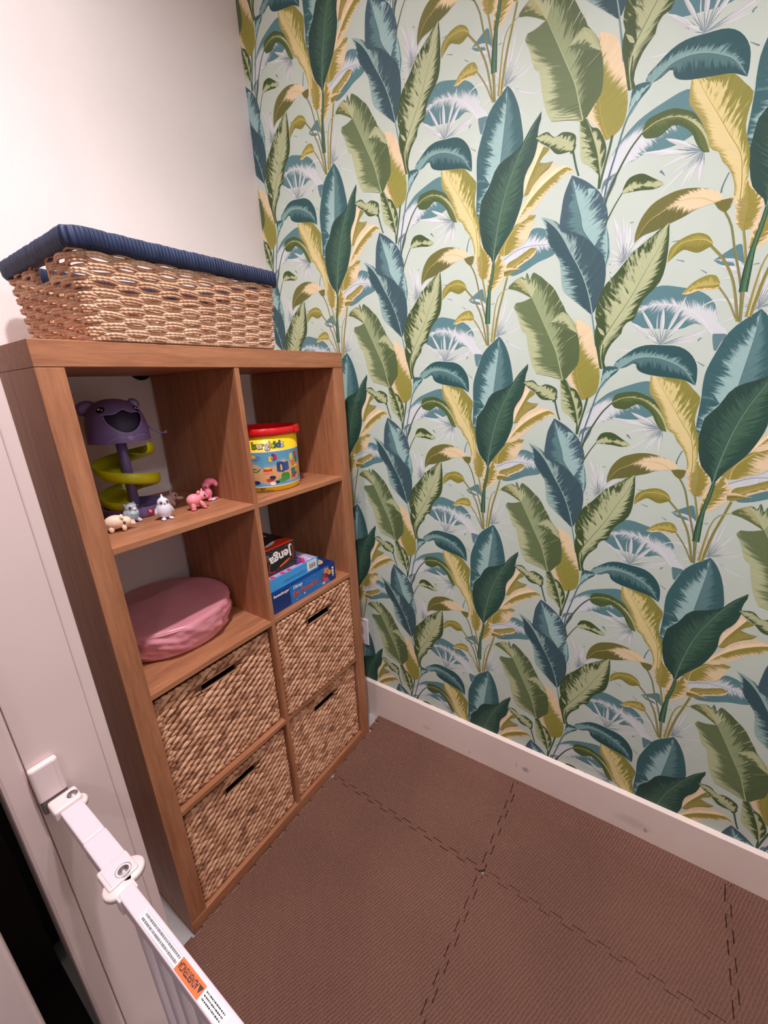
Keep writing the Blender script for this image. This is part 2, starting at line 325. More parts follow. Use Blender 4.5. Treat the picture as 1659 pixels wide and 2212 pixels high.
L([[1219.0,1421.6],[1211.7,1441.6],[1207.7,1461.3],[1207.0,1477.5],[1207.6,1487.0]],[[1219.3,1421.6],[1212.5,1441.5],[1208.8,1461.3],[1207.6,1477.4],[1207.6,1487.0]],[[1218.7,1421.6],[1210.9,1441.6],[1206.7,1461.4],[1206.3,1477.5],[1207.6,1487.0]],((120,140,150),(214,224,224),[0,0.35,1.1,1.3,1.3],0.5,60),((120,140,150),(200,203,206),[0,0.35,1.1,1.3,1.3],0.5,60),None,0.00,0.06)
L([[1219.0,1421.6],[1210.8,1427.6],[1202.6,1433.8],[1195.8,1438.9],[1191.6,1442.0]],[[1219.1,1421.8],[1212.1,1430.2],[1204.4,1437.2],[1196.8,1440.9],[1191.6,1442.0]],[[1218.8,1421.3],[1209.6,1425.1],[1200.9,1430.3],[1194.7,1436.8],[1191.6,1442.0]],((120,140,150),(214,224,224),[0,0.35,1.1,1.3,1.3],0.5,60),((120,140,150),(200,203,206),[0,0.35,1.1,1.3,1.3],0.5,60),None,0.00,0.06)
L([[1245.3,1239.1],[1225.8,1250.4],[1206.0,1261.8],[1189.2,1271.5],[1179.0,1277.4]],[[1245.5,1239.4],[1226.9,1253.4],[1207.4,1265.8],[1190.1,1273.9],[1179.0,1277.4]],[[1245.2,1238.8],[1224.8,1247.4],[1204.6,1257.8],[1188.3,1269.1],[1179.0,1277.4]],((120,140,150),(214,224,224),[0,0.35,1.1,1.3,1.3],0.5,60),((120,140,150),(200,203,206),[0,0.35,1.1,1.3,1.3],0.5,60),None,0.00,0.06)
L([[1245.3,1239.1],[1214.3,1246.5],[1182.2,1254.2],[1154.6,1260.7],[1137.7,1264.7]],[[1245.4,1239.5],[1214.5,1249.9],[1182.6,1258.7],[1154.9,1263.5],[1137.7,1264.7]],[[1245.3,1238.7],[1214.0,1243.2],[1181.8,1249.6],[1154.3,1258.0],[1137.7,1264.7]],((120,140,150),(214,224,224),[0,0.35,1.1,1.3,1.3],0.5,60),((120,140,150),(200,203,206),[0,0.35,1.1,1.3,1.3],0.5,60),None,0.00,0.06)
L([[1245.3,1239.1],[1224.4,1238.2],[1203.4,1235.2],[1185.7,1231.1],[1175.1,1227.9]],[[1245.3,1239.5],[1223.9,1240.5],[1202.7,1238.3],[1185.3,1232.9],[1175.1,1227.9]],[[1245.4,1238.7],[1224.9,1235.9],[1204.0,1232.2],[1186.1,1229.2],[1175.1,1227.9]],((120,140,150),(214,224,224),[0,0.35,1.1,1.3,1.3],0.5,60),((120,140,150),(200,203,206),[0,0.35,1.1,1.3,1.3],0.5,60),None,0.00,0.06)
L([[1245.3,1239.1],[1226.3,1222.7],[1206.6,1205.6],[1189.7,1191.0],[1179.3,1182.1]],[[1245.1,1239.4],[1225.3,1224.1],[1205.3,1207.6],[1188.9,1192.2],[1179.3,1182.1]],[[1245.6,1238.8],[1227.3,1221.2],[1207.9,1203.7],[1190.5,1189.9],[1179.3,1182.1]],((120,140,150),(214,224,224),[0,0.35,1.1,1.3,1.3],0.5,60),((120,140,150),(200,203,206),[0,0.35,1.1,1.3,1.3],0.5,60),None,0.00,0.06)
L([[1245.3,1239.1],[1236.7,1223.5],[1227.9,1207.6],[1220.4,1194.2],[1215.9,1186.0]],[[1245.1,1239.3],[1234.6,1225.3],[1225.0,1210.0],[1218.7,1195.6],[1215.9,1186.0]],[[1245.6,1238.9],[1238.8,1221.8],[1230.7,1205.3],[1222.1,1192.8],[1215.9,1186.0]],((120,140,150),(214,224,224),[0,0.35,1.1,1.3,1.3],0.5,60),((120,140,150),(200,203,206),[0,0.35,1.1,1.3,1.3],0.5,60),None,0.00,0.06)
L([[1245.3,1239.1],[1245.4,1223.8],[1245.4,1208.3],[1245.4,1195.3],[1245.5,1187.5]],[[1245.0,1239.2],[1242.5,1224.2],[1241.5,1208.8],[1243.1,1195.6],[1245.5,1187.5]],[[1245.7,1239.1],[1248.3,1223.4],[1249.3,1207.8],[1247.8,1195.0],[1245.5,1187.5]],((120,140,150),(214,224,224),[0,0.35,1.1,1.3,1.3],0.5,60),((120,140,150),(200,203,206),[0,0.35,1.1,1.3,1.3],0.5,60),None,0.00,0.06)
L([[1245.3,1239.1],[1230.4,1231.4],[1215.0,1223.5],[1202.0,1216.8],[1194.1,1212.7]],[[1245.2,1239.5],[1229.8,1232.6],[1214.3,1225.1],[1201.6,1217.7],[1194.1,1212.7]],[[1245.5,1238.8],[1230.9,1230.2],[1215.8,1221.9],[1202.5,1215.8],[1194.1,1212.7]],((120,140,150),(214,224,224),[0,0.35,1.1,1.3,1.3],0.5,60),((120,140,150),(200,203,206),[0,0.35,1.1,1.3,1.3],0.5,60),None,0.00,0.06)
L([[1245.3,1239.1],[1241.1,1227.1],[1236.8,1214.9],[1233.2,1204.7],[1231.0,1198.5]],[[1245.0,1239.3],[1238.6,1228.6],[1233.5,1216.9],[1231.2,1205.8],[1231.0,1198.5]],[[1245.6,1238.9],[1243.6,1225.6],[1240.2,1212.9],[1235.2,1203.5],[1231.0,1198.5]],((120,140,150),(214,224,224),[0,0.35,1.1,1.3,1.3],0.5,60),((120,140,150),(200,203,206),[0,0.35,1.1,1.3,1.3],0.5,60),None,0.00,0.06)
L([[1245.3,1239.1],[1221.0,1243.8],[1196.0,1248.5],[1174.7,1252.6],[1161.7,1255.1]],[[1245.4,1239.5],[1221.1,1246.0],[1196.2,1251.6],[1174.8,1254.4],[1161.7,1255.1]],[[1245.3,1238.7],[1220.9,1241.5],[1195.9,1245.5],[1174.6,1250.8],[1161.7,1255.1]],((120,140,150),(214,224,224),[0,0.35,1.1,1.3,1.3],0.5,60),((120,140,150),(200,203,206),[0,0.35,1.1,1.3,1.3],0.5,60),None,0.00,0.06)
L([[1245.3,1239.1],[1239.5,1224.8],[1233.5,1210.2],[1228.4,1197.8],[1225.4,1190.4]],[[1245.1,1239.3],[1237.9,1225.8],[1231.4,1211.6],[1227.2,1198.7],[1225.4,1190.4]],[[1245.6,1238.9],[1241.0,1223.7],[1235.6,1208.8],[1229.7,1197.0],[1225.4,1190.4]],((120,140,150),(214,224,224),[0,0.35,1.1,1.3,1.3],0.5,60),((120,140,150),(200,203,206),[0,0.35,1.1,1.3,1.3],0.5,60),None,0.00,0.06)
S([[1177.2,1224.9],[1182.0,1220.2],[1186.1,1214.4]],4.29,0.78,(100,125,138),(100,125,138))
S([[1284.9,1422.4],[1286.5,1426.3],[1290.5,1427.5]],3.12,1.95,(108,132,138),(108,132,138))
S([[1276.3,1482.4],[1288.6,1492.5],[1305.3,1497.1],[1333.3,1493.3]],1.17,4.29,(214,224,224),(214,224,224))
L([[852.2,1474.0],[858.6,1502.1],[864.8,1529.7],[869.9,1552.2],[873.0,1565.5]],[[852.6,1473.8],[860.9,1501.4],[867.9,1528.7],[871.7,1551.6],[873.0,1565.5]],[[851.7,1474.1],[856.3,1502.9],[861.8,1530.7],[868.1,1552.8],[873.0,1565.5]],((120,140,150),(214,224,224),[0,0.35,1.1,1.3,1.3],0.5,60),((120,140,150),(200,203,206),[0,0.35,1.1,1.3,1.3],0.5,60),None,0.00,0.06)
L([[852.2,1474.0],[864.9,1494.8],[877.2,1515.2],[887.3,1531.8],[893.3,1541.6]],[[852.6,1473.7],[866.9,1493.6],[880.0,1513.5],[888.9,1530.8],[893.3,1541.6]],[[851.8,1474.2],[862.8,1496.1],[874.5,1516.8],[885.7,1532.8],[893.3,1541.6]],((120,140,150),(214,224,224),[0,0.35,1.1,1.3,1.3],0.5,60),((120,140,150),(200,203,206),[0,0.35,1.1,1.3,1.3],0.5,60),None,0.00,0.06)
L([[852.2,1474.0],[854.7,1498.9],[857.1,1523.5],[859.1,1543.7],[860.3,1555.7]],[[852.6,1473.9],[856.7,1498.5],[859.8,1522.9],[860.7,1543.3],[860.3,1555.7]],[[851.7,1474.1],[852.6,1499.4],[854.4,1524.1],[857.5,1544.1],[860.3,1555.7]],((120,140,150),(214,224,224),[0,0.35,1.1,1.3,1.3],0.5,60),((120,140,150),(200,203,206),[0,0.35,1.1,1.3,1.3],0.5,60),None,0.00,0.06)
L([[852.2,1474.0],[872.1,1479.6],[891.6,1485.1],[907.5,1489.6],[916.9,1492.3]],[[852.4,1473.6],[872.9,1477.8],[892.7,1482.8],[908.1,1488.2],[916.9,1492.3]],[[852.0,1474.4],[871.3,1481.4],[890.5,1487.4],[906.8,1491.0],[916.9,1492.3]],((120,140,150),(214,224,224),[0,0.35,1.1,1.3,1.3],0.5,60),((120,140,150),(200,203,206),[0,0.35,1.1,1.3,1.3],0.5,60),None,0.00,0.06)
L([[852.2,1474.0],[870.8,1477.9],[889.1,1481.8],[904.1,1484.9],[912.9,1486.8]],[[852.3,1473.6],[871.4,1476.6],[889.8,1480.0],[904.5,1483.9],[912.9,1486.8]],[[852.0,1474.4],[870.3,1479.3],[888.4,1483.6],[903.6,1486.0],[912.9,1486.8]],((120,140,150),(214,224,224),[0,0.35,1.1,1.3,1.3],0.5,60),((120,140,150),(200,203,206),[0,0.35,1.1,1.3,1.3],0.5,60),None,0.00,0.06)
L([[852.2,1474.0],[875.4,1459.4],[899.2,1446.9],[919.3,1438.1],[931.6,1433.6]],[[852.0,1473.6],[874.6,1457.8],[898.2,1444.8],[918.8,1436.9],[931.6,1433.6]],[[852.3,1474.3],[876.2,1461.0],[900.2,1449.0],[919.9,1439.4],[931.6,1433.6]],((120,140,150),(214,224,224),[0,0.35,1.1,1.3,1.3],0.5,60),((120,140,150),(200,203,206),[0,0.35,1.1,1.3,1.3],0.5,60),None,0.00,0.06)
L([[852.2,1474.0],[865.5,1450.4],[880.9,1428.0],[895.1,1410.2],[904.2,1399.9]],[[851.8,1473.8],[864.4,1449.9],[879.4,1427.2],[894.2,1409.7],[904.2,1399.9]],[[852.5,1474.1],[866.6,1451.0],[882.3,1428.8],[896.0,1410.7],[904.2,1399.9]],((120,140,150),(214,224,224),[0,0.35,1.1,1.3,1.3],0.5,60),((120,140,150),(200,203,206),[0,0.35,1.1,1.3,1.3],0.5,60),None,0.00,0.06)
L([[852.2,1474.0],[849.1,1503.2],[846.1,1532.0],[843.6,1555.8],[842.2,1569.9]],[[852.6,1473.9],[850.8,1503.1],[848.3,1531.9],[845.0,1555.6],[842.2,1569.9]],[[851.7,1474.0],[847.4,1503.3],[843.9,1532.2],[842.3,1555.9],[842.2,1569.9]],((120,140,150),(214,224,224),[0,0.35,1.1,1.3,1.3],0.5,60),((120,140,150),(200,203,206),[0,0.35,1.1,1.3,1.3],0.5,60),None,0.00,0.06)
L([[852.2,1474.0],[864.5,1486.4],[876.6,1498.6],[886.5,1508.6],[892.4,1514.6]],[[852.5,1473.7],[865.4,1485.6],[877.8,1497.6],[887.2,1508.0],[892.4,1514.6]],[[851.8,1474.3],[863.6,1487.2],[875.4,1499.7],[885.8,1509.3],[892.4,1514.6]],((120,140,150),(214,224,224),[0,0.35,1.1,1.3,1.3],0.5,60),((120,140,150),(200,203,206),[0,0.35,1.1,1.3,1.3],0.5,60),None,0.00,0.06)
L([[852.2,1474.0],[869.3,1482.3],[886.1,1490.5],[899.8,1497.1],[908.0,1501.1]],[[852.4,1473.6],[870.0,1481.3],[887.0,1489.2],[900.4,1496.4],[908.0,1501.1]],[[851.9,1474.3],[868.7,1483.3],[885.3,1491.7],[899.3,1497.9],[908.0,1501.1]],((120,140,150),(214,224,224),[0,0.35,1.1,1.3,1.3],0.5,60),((120,140,150),(200,203,206),[0,0.35,1.1,1.3,1.3],0.5,60),None,0.00,0.06)
L([[852.2,1474.0],[861.9,1467.8],[871.5,1461.7],[879.5,1456.7],[884.2,1453.7]],[[851.9,1473.6],[861.2,1466.8],[870.6,1460.4],[878.9,1455.9],[884.2,1453.7]],[[852.4,1474.3],[862.5,1468.8],[872.4,1463.1],[880.0,1457.5],[884.2,1453.7]],((120,140,150),(214,224,224),[0,0.35,1.1,1.3,1.3],0.5,60),((120,140,150),(200,203,206),[0,0.35,1.1,1.3,1.3],0.5,60),None,0.00,0.06)
L([[852.2,1474.0],[842.9,1485.6],[833.6,1497.3],[825.9,1507.0],[821.2,1512.9]],[[852.5,1474.2],[844.3,1486.4],[835.4,1498.3],[827.0,1507.6],[821.2,1512.9]],[[851.8,1473.8],[841.6,1484.8],[831.8,1496.2],[824.8,1506.4],[821.2,1512.9]],((120,140,150),(214,224,224),[0,0.35,1.1,1.3,1.3],0.5,60),((120,140,150),(200,203,206),[0,0.35,1.1,1.3,1.3],0.5,60),None,0.00,0.06)
L([[852.2,1474.0],[834.8,1480.3],[817.3,1486.7],[802.5,1492.1],[793.5,1495.3]],[[852.3,1474.3],[835.4,1482.0],[818.0,1489.0],[802.9,1493.4],[793.5,1495.3]],[[852.0,1473.6],[834.3,1478.5],[816.5,1484.4],[802.0,1490.7],[793.5,1495.3]],((120,140,150),(214,224,224),[0,0.35,1.1,1.3,1.3],0.5,60),((120,140,150),(200,203,206),[0,0.35,1.1,1.3,1.3],0.5,60),None,0.00,0.06)
L([[852.2,1474.0],[836.6,1467.7],[820.8,1461.4],[807.3,1456.0],[799.1,1452.7]],[[851.9,1474.3],[835.6,1469.5],[819.4,1463.7],[806.5,1457.4],[799.1,1452.7]],[[852.4,1473.6],[837.7,1466.0],[822.2,1459.1],[808.2,1454.6],[799.1,1452.7]],((120,140,150),(214,224,224),[0,0.35,1.1,1.3,1.3],0.5,60),((120,140,150),(200,203,206),[0,0.35,1.1,1.3,1.3],0.5,60),None,0.00,0.06)
L([[1130.1,1074.4],[1121.2,1101.2],[1112.4,1127.8],[1105.0,1149.9],[1100.6,1163.1]],[[1130.5,1074.6],[1124.7,1102.6],[1117.0,1129.6],[1107.8,1150.9],[1100.6,1163.1]],[[1129.8,1074.3],[1117.7,1099.8],[1107.7,1126.0],[1102.2,1148.8],[1100.6,1163.1]],((120,140,150),(214,224,224),[0,0.35,1.1,1.3,1.3],0.5,60),((120,140,150),(200,203,206),[0,0.35,1.1,1.3,1.3],0.5,60),None,0.00,0.06)
L([[1130.1,1074.4],[1131.3,1095.3],[1132.4,1115.9],[1133.3,1132.9],[1133.9,1142.9]],[[1130.5,1074.4],[1135.8,1094.8],[1138.4,1115.2],[1136.9,1132.4],[1133.9,1142.9]],[[1129.8,1074.5],[1126.7,1095.7],[1126.4,1116.6],[1129.7,1133.3],[1133.9,1142.9]],((120,140,150),(214,224,224),[0,0.35,1.1,1.3,1.3],0.5,60),((120,140,150),(200,203,206),[0,0.35,1.1,1.3,1.3],0.5,60),None,0.00,0.06)
L([[1130.1,1074.4],[1124.2,1096.9],[1118.4,1119.2],[1113.5,1137.7],[1110.6,1148.8]],[[1130.5,1074.5],[1126.2,1097.5],[1120.9,1120.0],[1115.1,1138.2],[1110.6,1148.8]],[[1129.8,1074.3],[1122.3,1096.3],[1115.8,1118.4],[1112.0,1137.3],[1110.6,1148.8]],((120,140,150),(214,224,224),[0,0.35,1.1,1.3,1.3],0.5,60),((120,140,150),(200,203,206),[0,0.35,1.1,1.3,1.3],0.5,60),None,0.00,0.06)
L([[1130.1,1074.4],[1120.0,1083.3],[1109.9,1092.2],[1101.3,1099.6],[1096.2,1104.1]],[[1130.4,1074.8],[1121.1,1084.8],[1111.3,1094.2],[1102.2,1100.9],[1096.2,1104.1]],[[1129.9,1074.1],[1119.0,1081.7],[1108.4,1090.1],[1100.5,1098.4],[1096.2,1104.1]],((120,140,150),(214,224,224),[0,0.35,1.1,1.3,1.3],0.5,60),((120,140,150),(200,203,206),[0,0.35,1.1,1.3,1.3],0.5,60),None,0.00,0.06)
L([[1130.1,1074.4],[1121.2,1073.4],[1112.3,1072.4],[1104.7,1071.6],[1100.1,1071.1]],[[1130.1,1074.9],[1121.1,1074.9],[1112.1,1074.4],[1104.6,1072.8],[1100.1,1071.1]],[[1130.2,1074.0],[1121.4,1072.0],[1112.4,1070.5],[1104.8,1070.4],[1100.1,1071.1]],((120,140,150),(214,224,224),[0,0.35,1.1,1.3,1.3],0.5,60),((120,140,150),(200,203,206),[0,0.35,1.1,1.3,1.3],0.5,60),None,0.00,0.06)
L([[1130.1,1074.4],[1122.3,1068.2],[1114.4,1062.0],[1107.7,1056.7],[1103.7,1053.5]],[[1129.9,1074.8],[1121.6,1069.5],[1113.4,1063.6],[1107.1,1057.7],[1103.7,1053.5]],[[1130.4,1074.1],[1123.1,1067.0],[1115.4,1060.3],[1108.3,1055.7],[1103.7,1053.5]],((120,140,150),(214,224,224),[0,0.35,1.1,1.3,1.3],0.5,60),((120,140,150),(200,203,206),[0,0.35,1.1,1.3,1.3],0.5,60),None,0.00,0.06)
L([[1130.1,1074.4],[1134.8,1088.1],[1139.5,1101.6],[1143.3,1112.8],[1145.6,1119.4]],[[1130.5,1074.3],[1137.5,1086.9],[1143.0,1100.0],[1145.4,1111.8],[1145.6,1119.4]],[[1129.8,1074.6],[1132.2,1089.4],[1136.0,1103.3],[1141.2,1113.8],[1145.6,1119.4]],((120,140,150),(214,224,224),[0,0.35,1.1,1.3,1.3],0.5,60),((120,140,150),(200,203,206),[0,0.35,1.1,1.3,1.3],0.5,60),None,0.00,0.06)
L([[1130.1,1074.4],[1140.7,1090.4],[1152.9,1103.7],[1164.2,1112.8],[1171.5,1117.4]],[[1130.4,1074.1],[1142.8,1087.7],[1155.7,1100.1],[1165.9,1110.7],[1171.5,1117.4]],[[1129.9,1074.8],[1138.6,1093.0],[1150.1,1107.2],[1162.6,1114.9],[1171.5,1117.4]],((120,140,150),(214,224,224),[0,0.35,1.1,1.3,1.3],0.5,60),((120,140,150),(200,203,206),[0,0.35,1.1,1.3,1.3],0.5,60),None,0.00,0.06)
L([[1130.1,1074.4],[1126.7,1101.7],[1123.2,1128.7],[1120.4,1150.9],[1118.7,1164.2]],[[1130.5,1074.5],[1128.6,1102.0],[1125.8,1129.0],[1121.9,1151.1],[1118.7,1164.2]],[[1129.8,1074.4],[1124.7,1101.4],[1120.6,1128.4],[1118.8,1150.7],[1118.7,1164.2]],((120,140,150),(214,224,224),[0,0.35,1.1,1.3,1.3],0.5,60),((120,140,150),(200,203,206),[0,0.35,1.1,1.3,1.3],0.5,60),None,0.00,0.06)
L([[1130.1,1074.4],[1123.1,1090.2],[1116.2,1106.0],[1110.3,1119.1],[1106.9,1126.9]],[[1130.5,1074.6],[1124.9,1091.2],[1118.6,1107.3],[1111.8,1119.8],[1106.9,1126.9]],[[1129.8,1074.2],[1121.3,1089.2],[1113.7,1104.7],[1108.9,1118.3],[1106.9,1126.9]],((120,140,150),(214,224,224),[0,0.35,1.1,1.3,1.3],0.5,60),((120,140,150),(200,203,206),[0,0.35,1.1,1.3,1.3],0.5,60),None,0.00,0.06)
L([[1130.1,1074.4],[1129.3,1098.0],[1128.5,1121.4],[1127.8,1140.6],[1127.4,1152.0]],[[1130.5,1074.4],[1131.9,1098.1],[1131.9,1121.4],[1129.8,1140.6],[1127.4,1152.0]],[[1129.8,1074.4],[1126.7,1098.0],[1125.1,1121.3],[1125.8,1140.6],[1127.4,1152.0]],((120,140,150),(214,224,224),[0,0.35,1.1,1.3,1.3],0.5,60),((120,140,150),(200,203,206),[0,0.35,1.1,1.3,1.3],0.5,60),None,0.00,0.06)
L([[1130.1,1074.4],[1120.0,1077.3],[1109.8,1080.2],[1101.2,1082.6],[1096.0,1084.1]],[[1130.2,1074.9],[1120.3,1078.7],[1110.2,1082.1],[1101.4,1083.8],[1096.0,1084.1]],[[1130.0,1074.0],[1119.7,1075.9],[1109.4,1078.3],[1100.9,1081.5],[1096.0,1084.1]],((120,140,150),(214,224,224),[0,0.35,1.1,1.3,1.3],0.5,60),((120,140,150),(200,203,206),[0,0.35,1.1,1.3,1.3],0.5,60),None,0.00,0.06)
L([[1348.1,1014.8],[1333.7,1020.5],[1319.2,1026.3],[1306.9,1031.1],[1299.5,1034.1]],[[1348.1,1015.2],[1334.4,1024.0],[1320.1,1030.9],[1307.5,1033.9],[1299.5,1034.1]],[[1348.0,1014.4],[1333.0,1017.0],[1318.2,1021.6],[1306.3,1028.3],[1299.5,1034.1]],((214,224,224),(214,224,224),[0,0.35,1.1,1.3,1.3],0.5,60),((214,224,224),(200,203,206),[0,0.35,1.1,1.3,1.3],0.5,60),None,0.00,0.06)
L([[1348.1,1014.8],[1336.3,1019.1],[1324.3,1023.3],[1314.3,1027.0],[1308.2,1029.1]],[[1348.1,1015.2],[1336.8,1022.3],[1325.1,1027.6],[1314.7,1029.5],[1308.2,1029.1]],[[1348.0,1014.4],[1335.7,1015.8],[1323.6,1019.0],[1313.8,1024.4],[1308.2,1029.1]],((214,224,224),(214,224,224),[0,0.35,1.1,1.3,1.3],0.5,60),((214,224,224),(200,203,206),[0,0.35,1.1,1.3,1.3],0.5,60),None,0.00,0.06)
L([[1348.1,1014.8],[1339.6,1022.0],[1331.0,1029.3],[1323.9,1035.4],[1319.6,1039.1]],[[1348.2,1015.1],[1341.0,1025.0],[1333.0,1033.3],[1325.1,1037.8],[1319.6,1039.1]],[[1347.9,1014.5],[1338.2,1019.0],[1329.1,1025.3],[1322.7,1033.0],[1319.6,1039.1]],((214,224,224),(214,224,224),[0,0.35,1.1,1.3,1.3],0.5,60),((214,224,224),(200,203,206),[0,0.35,1.1,1.3,1.3],0.5,60),None,0.00,0.06)
L([[1348.1,1014.8],[1335.2,1013.3],[1322.1,1011.8],[1311.1,1010.5],[1304.4,1009.8]],[[1348.0,1015.2],[1335.0,1014.8],[1321.9,1013.9],[1310.9,1011.8],[1304.4,1009.8]],[[1348.1,1014.4],[1335.4,1011.8],[1322.3,1009.8],[1311.2,1009.3],[1304.4,1009.8]],((214,224,224),(214,224,224),[0,0.35,1.1,1.3,1.3],0.5,60),((214,224,224),(200,203,206),[0,0.35,1.1,1.3,1.3],0.5,60),None,0.00,0.06)
S([[1225.6,1059.7],[1232.9,1056.9],[1240.1,1054.1]],0.78,2.14,(118,138,146),(118,138,146))
S([[1269.8,1033.9],[1275.3,1030.0],[1280.8,1026.1]],0.78,2.14,(118,138,146),(118,138,146))
S([[1350.6,1029.1],[1355.2,1029.2],[1359.7,1029.3]],0.78,2.14,(118,138,146),(118,138,146))
S([[1288.6,858.7],[1295.6,853.5],[1302.5,848.4]],0.78,2.14,(118,138,146),(118,138,146))
S([[1212.8,1094.1],[1219.8,1093.8],[1226.8,1093.5]],0.78,2.14,(118,138,146),(118,138,146))
S([[1133.8,1144.0],[1136.5,1145.3],[1140.3,1144.5]],1.56,1.56,(118,138,146),(118,138,146))
S([[1101.9,1073.5],[1103.1,1073.0],[1104.3,1072.9]],1.76,1.76,(70,90,110),(70,90,110))
S([[1104.6,1057.0],[1105.8,1056.4],[1107.0,1056.4]],1.76,1.76,(70,90,110),(70,90,110))
S([[1106.7,1046.6],[1107.9,1046.1],[1109.1,1046.0]],1.76,1.76,(70,90,110),(70,90,110))
L([[1353.7,682.2],[1359.4,740.5],[1364.9,808.1],[1370.5,859.5],[1375.0,904.5],[1376.3,948.5]],[[1347.7,675.0],[1320.6,677.4],[1307.4,710.4],[1306.8,757.1],[1307.0,783.7],[1305.7,807.1],[1306.9,838.0],[1317.7,872.9],[1330.1,904.9],[1343.8,923.3],[1376.3,948.5]],[[1362.6,693.0],[1388.0,750.2],[1406.1,791.0],[1417.5,828.2],[1414.1,860.2],[1404.1,900.8],[1389.3,933.4],[1376.3,948.5]],((60,100,104),(156,192,190),[0.95,0.85,0.75,0.6,0.5,0.4,0.2,0.1],0.55,34),((60,100,104),(94,132,134),[0.6,0.6,0.55,0.5,0.4,0.2],0.5,34),(70,96,104),1.17,0.12)
L([[1339.9,771.2],[1325.0,779.6],[1307.0,783.7]],[[1339.9,771.2],[1333.8,765.6],[1321.5,766.5],[1308.7,777.0],[1307.0,783.7]],[[1339.9,771.2],[1325.1,791.5],[1308.6,798.5],[1307.0,783.7]],((60,100,104),(60,100,104),[0.5],0.2,30),((60,100,104),(94,132,134),[0.3],0.6,40),None,0.00,0.12)
L([[862.5,1657.2],[865.6,1683.9],[885.2,1708.3],[910.4,1724.4],[936.3,1728.7]],[[847.4,1660.0],[849.1,1672.6],[861.2,1688.3],[879.0,1709.6],[892.7,1720.6],[910.1,1730.4],[936.3,1728.7]],[[879.1,1660.5],[914.8,1679.3],[927.4,1701.0],[933.0,1720.2],[936.3,1728.7]],((150,142,66),(160,150,84),[0.5],0.4,40),((230,210,172),(150,142,66),[0.9,0.8,0.35,0.3,1.2],0.9,34),(226,206,140),1.37,0.12)
L([[905.9,1771.8],[922.0,1794.1],[943.3,1812.5],[967.8,1823.7]],[[905.0,1772.1],[912.2,1798.3],[924.6,1814.4],[933.0,1828.8],[951.6,1824.7],[967.8,1823.7]],[[907.9,1771.4],[932.3,1780.1],[949.4,1802.9],[963.0,1816.5],[967.8,1823.7]],((140,142,74),(160,150,84),[0.6],0.8,40),((128,130,70),(160,150,84),[0.5],0.8,40),None,0.00,0.12)
L([[905.8,1775.2],[915.8,1802.2],[931.0,1831.7],[944.9,1857.3]],[[904.8,1775.5],[902.4,1794.3],[903.7,1815.2],[916.3,1827.9],[926.2,1850.4],[932.5,1867.1],[944.9,1857.3]],[[907.5,1779.8],[926.7,1810.6],[941.8,1834.9],[952.2,1842.9],[958.0,1850.1],[944.9,1857.3]],((230,210,172),(246,224,190),[0.6],0.4,30),((150,142,66),(134,138,72),[0.5],0.4,40),(196,176,120),0.78,0.12)
L([[887.7,1719.1],[912.8,1753.5],[936.3,1775.8],[959.3,1790.8],[980.1,1800.9],[997.3,1804.7],[1015.4,1792.1]],[[886.6,1721.9],[893.7,1741.0],[908.4,1761.2],[926.1,1788.2],[949.1,1807.0],[970.3,1814.5],[988.1,1811.4],[998.9,1805.8],[1015.4,1792.9]],[[889.8,1718.6],[910.5,1723.5],[927.2,1736.7],[939.9,1747.0],[955.6,1764.5],[981.6,1781.0],[994.8,1791.5],[1015.6,1790.6]],((230,210,172),(248,226,190),[0.5],0.4,30),((230,210,172),(150,142,66),[0.1,0.2,0.5,0.7,0.75,0.75,0.2],0.6,50),(244,224,170),1.37,0.12)
L([[806.7,1614.1],[807.3,1637.2],[806.7,1662.0],[797.9,1701.1]],[[804.4,1614.5],[792.6,1632.0],[787.8,1667.3],[790.4,1685.8],[793.4,1702.0]],[[809.0,1613.8],[823.6,1617.2],[830.2,1655.8],[811.8,1681.6],[800.2,1700.6]],((230,210,172),(160,150,84),[0.9,0.75,0.8,0.2],0.7,40),((230,210,172),(150,142,66),[0.9,0.75,0.8,0.2],0.7,40),None,0.00,0.12)
L([[823.5,1580.4],[835.8,1617.1],[845.9,1641.8],[853.7,1664.4]],[[818.9,1583.1],[820.4,1612.0],[834.9,1643.7],[845.3,1660.4],[853.7,1664.4]],[[832.6,1577.1],[856.1,1598.6],[872.2,1626.0],[860.6,1650.2],[853.7,1664.4]],((230,210,172),(150,142,66),[0.6],0.9,40),((230,210,172),(150,142,66),[0.55],1.0,36),None,0.00,0.12)
L([[872.8,1611.0],[884.8,1627.5],[908.8,1641.5],[941.6,1657.4]],[[870.6,1613.2],[871.7,1637.2],[896.3,1647.4],[918.0,1657.6],[929.6,1662.4],[941.5,1658.3]],[[875.0,1610.7],[891.3,1620.9],[911.3,1632.0],[930.8,1641.0],[940.1,1649.8],[941.6,1657.4]],((150,142,66),(160,150,84),[0.5],0.6,40),((230,210,172),(150,142,66),[0.55],0.8,40),(236,214,160),1.17,0.12)
L([[863.9,1620.0],[876.6,1621.6],[889.2,1621.3],[906.7,1621.5]],[[861.6,1626.0],[876.3,1629.0],[893.2,1624.2],[906.7,1621.9]],[[864.2,1612.4],[875.0,1610.7],[889.4,1617.5],[906.8,1621.0]],((230,210,172),(160,150,84),[0.4],0.6,40),((150,142,66),(112,112,58),[0.4],0.6,40),None,0.00,0.12)
S([[1325.9,1094.1],[1333.4,1063.2],[1340.6,1023.8],[1343.6,983.0],[1347.5,928.5]],3.90,5.07,(158,148,86),(120,122,66))
S([[1293.0,1129.2],[1306.7,1103.9],[1317.8,1063.2],[1330.9,1020.3],[1341.3,980.5],[1347.1,928.4]],3.51,4.68,(122,126,84),(150,142,80))
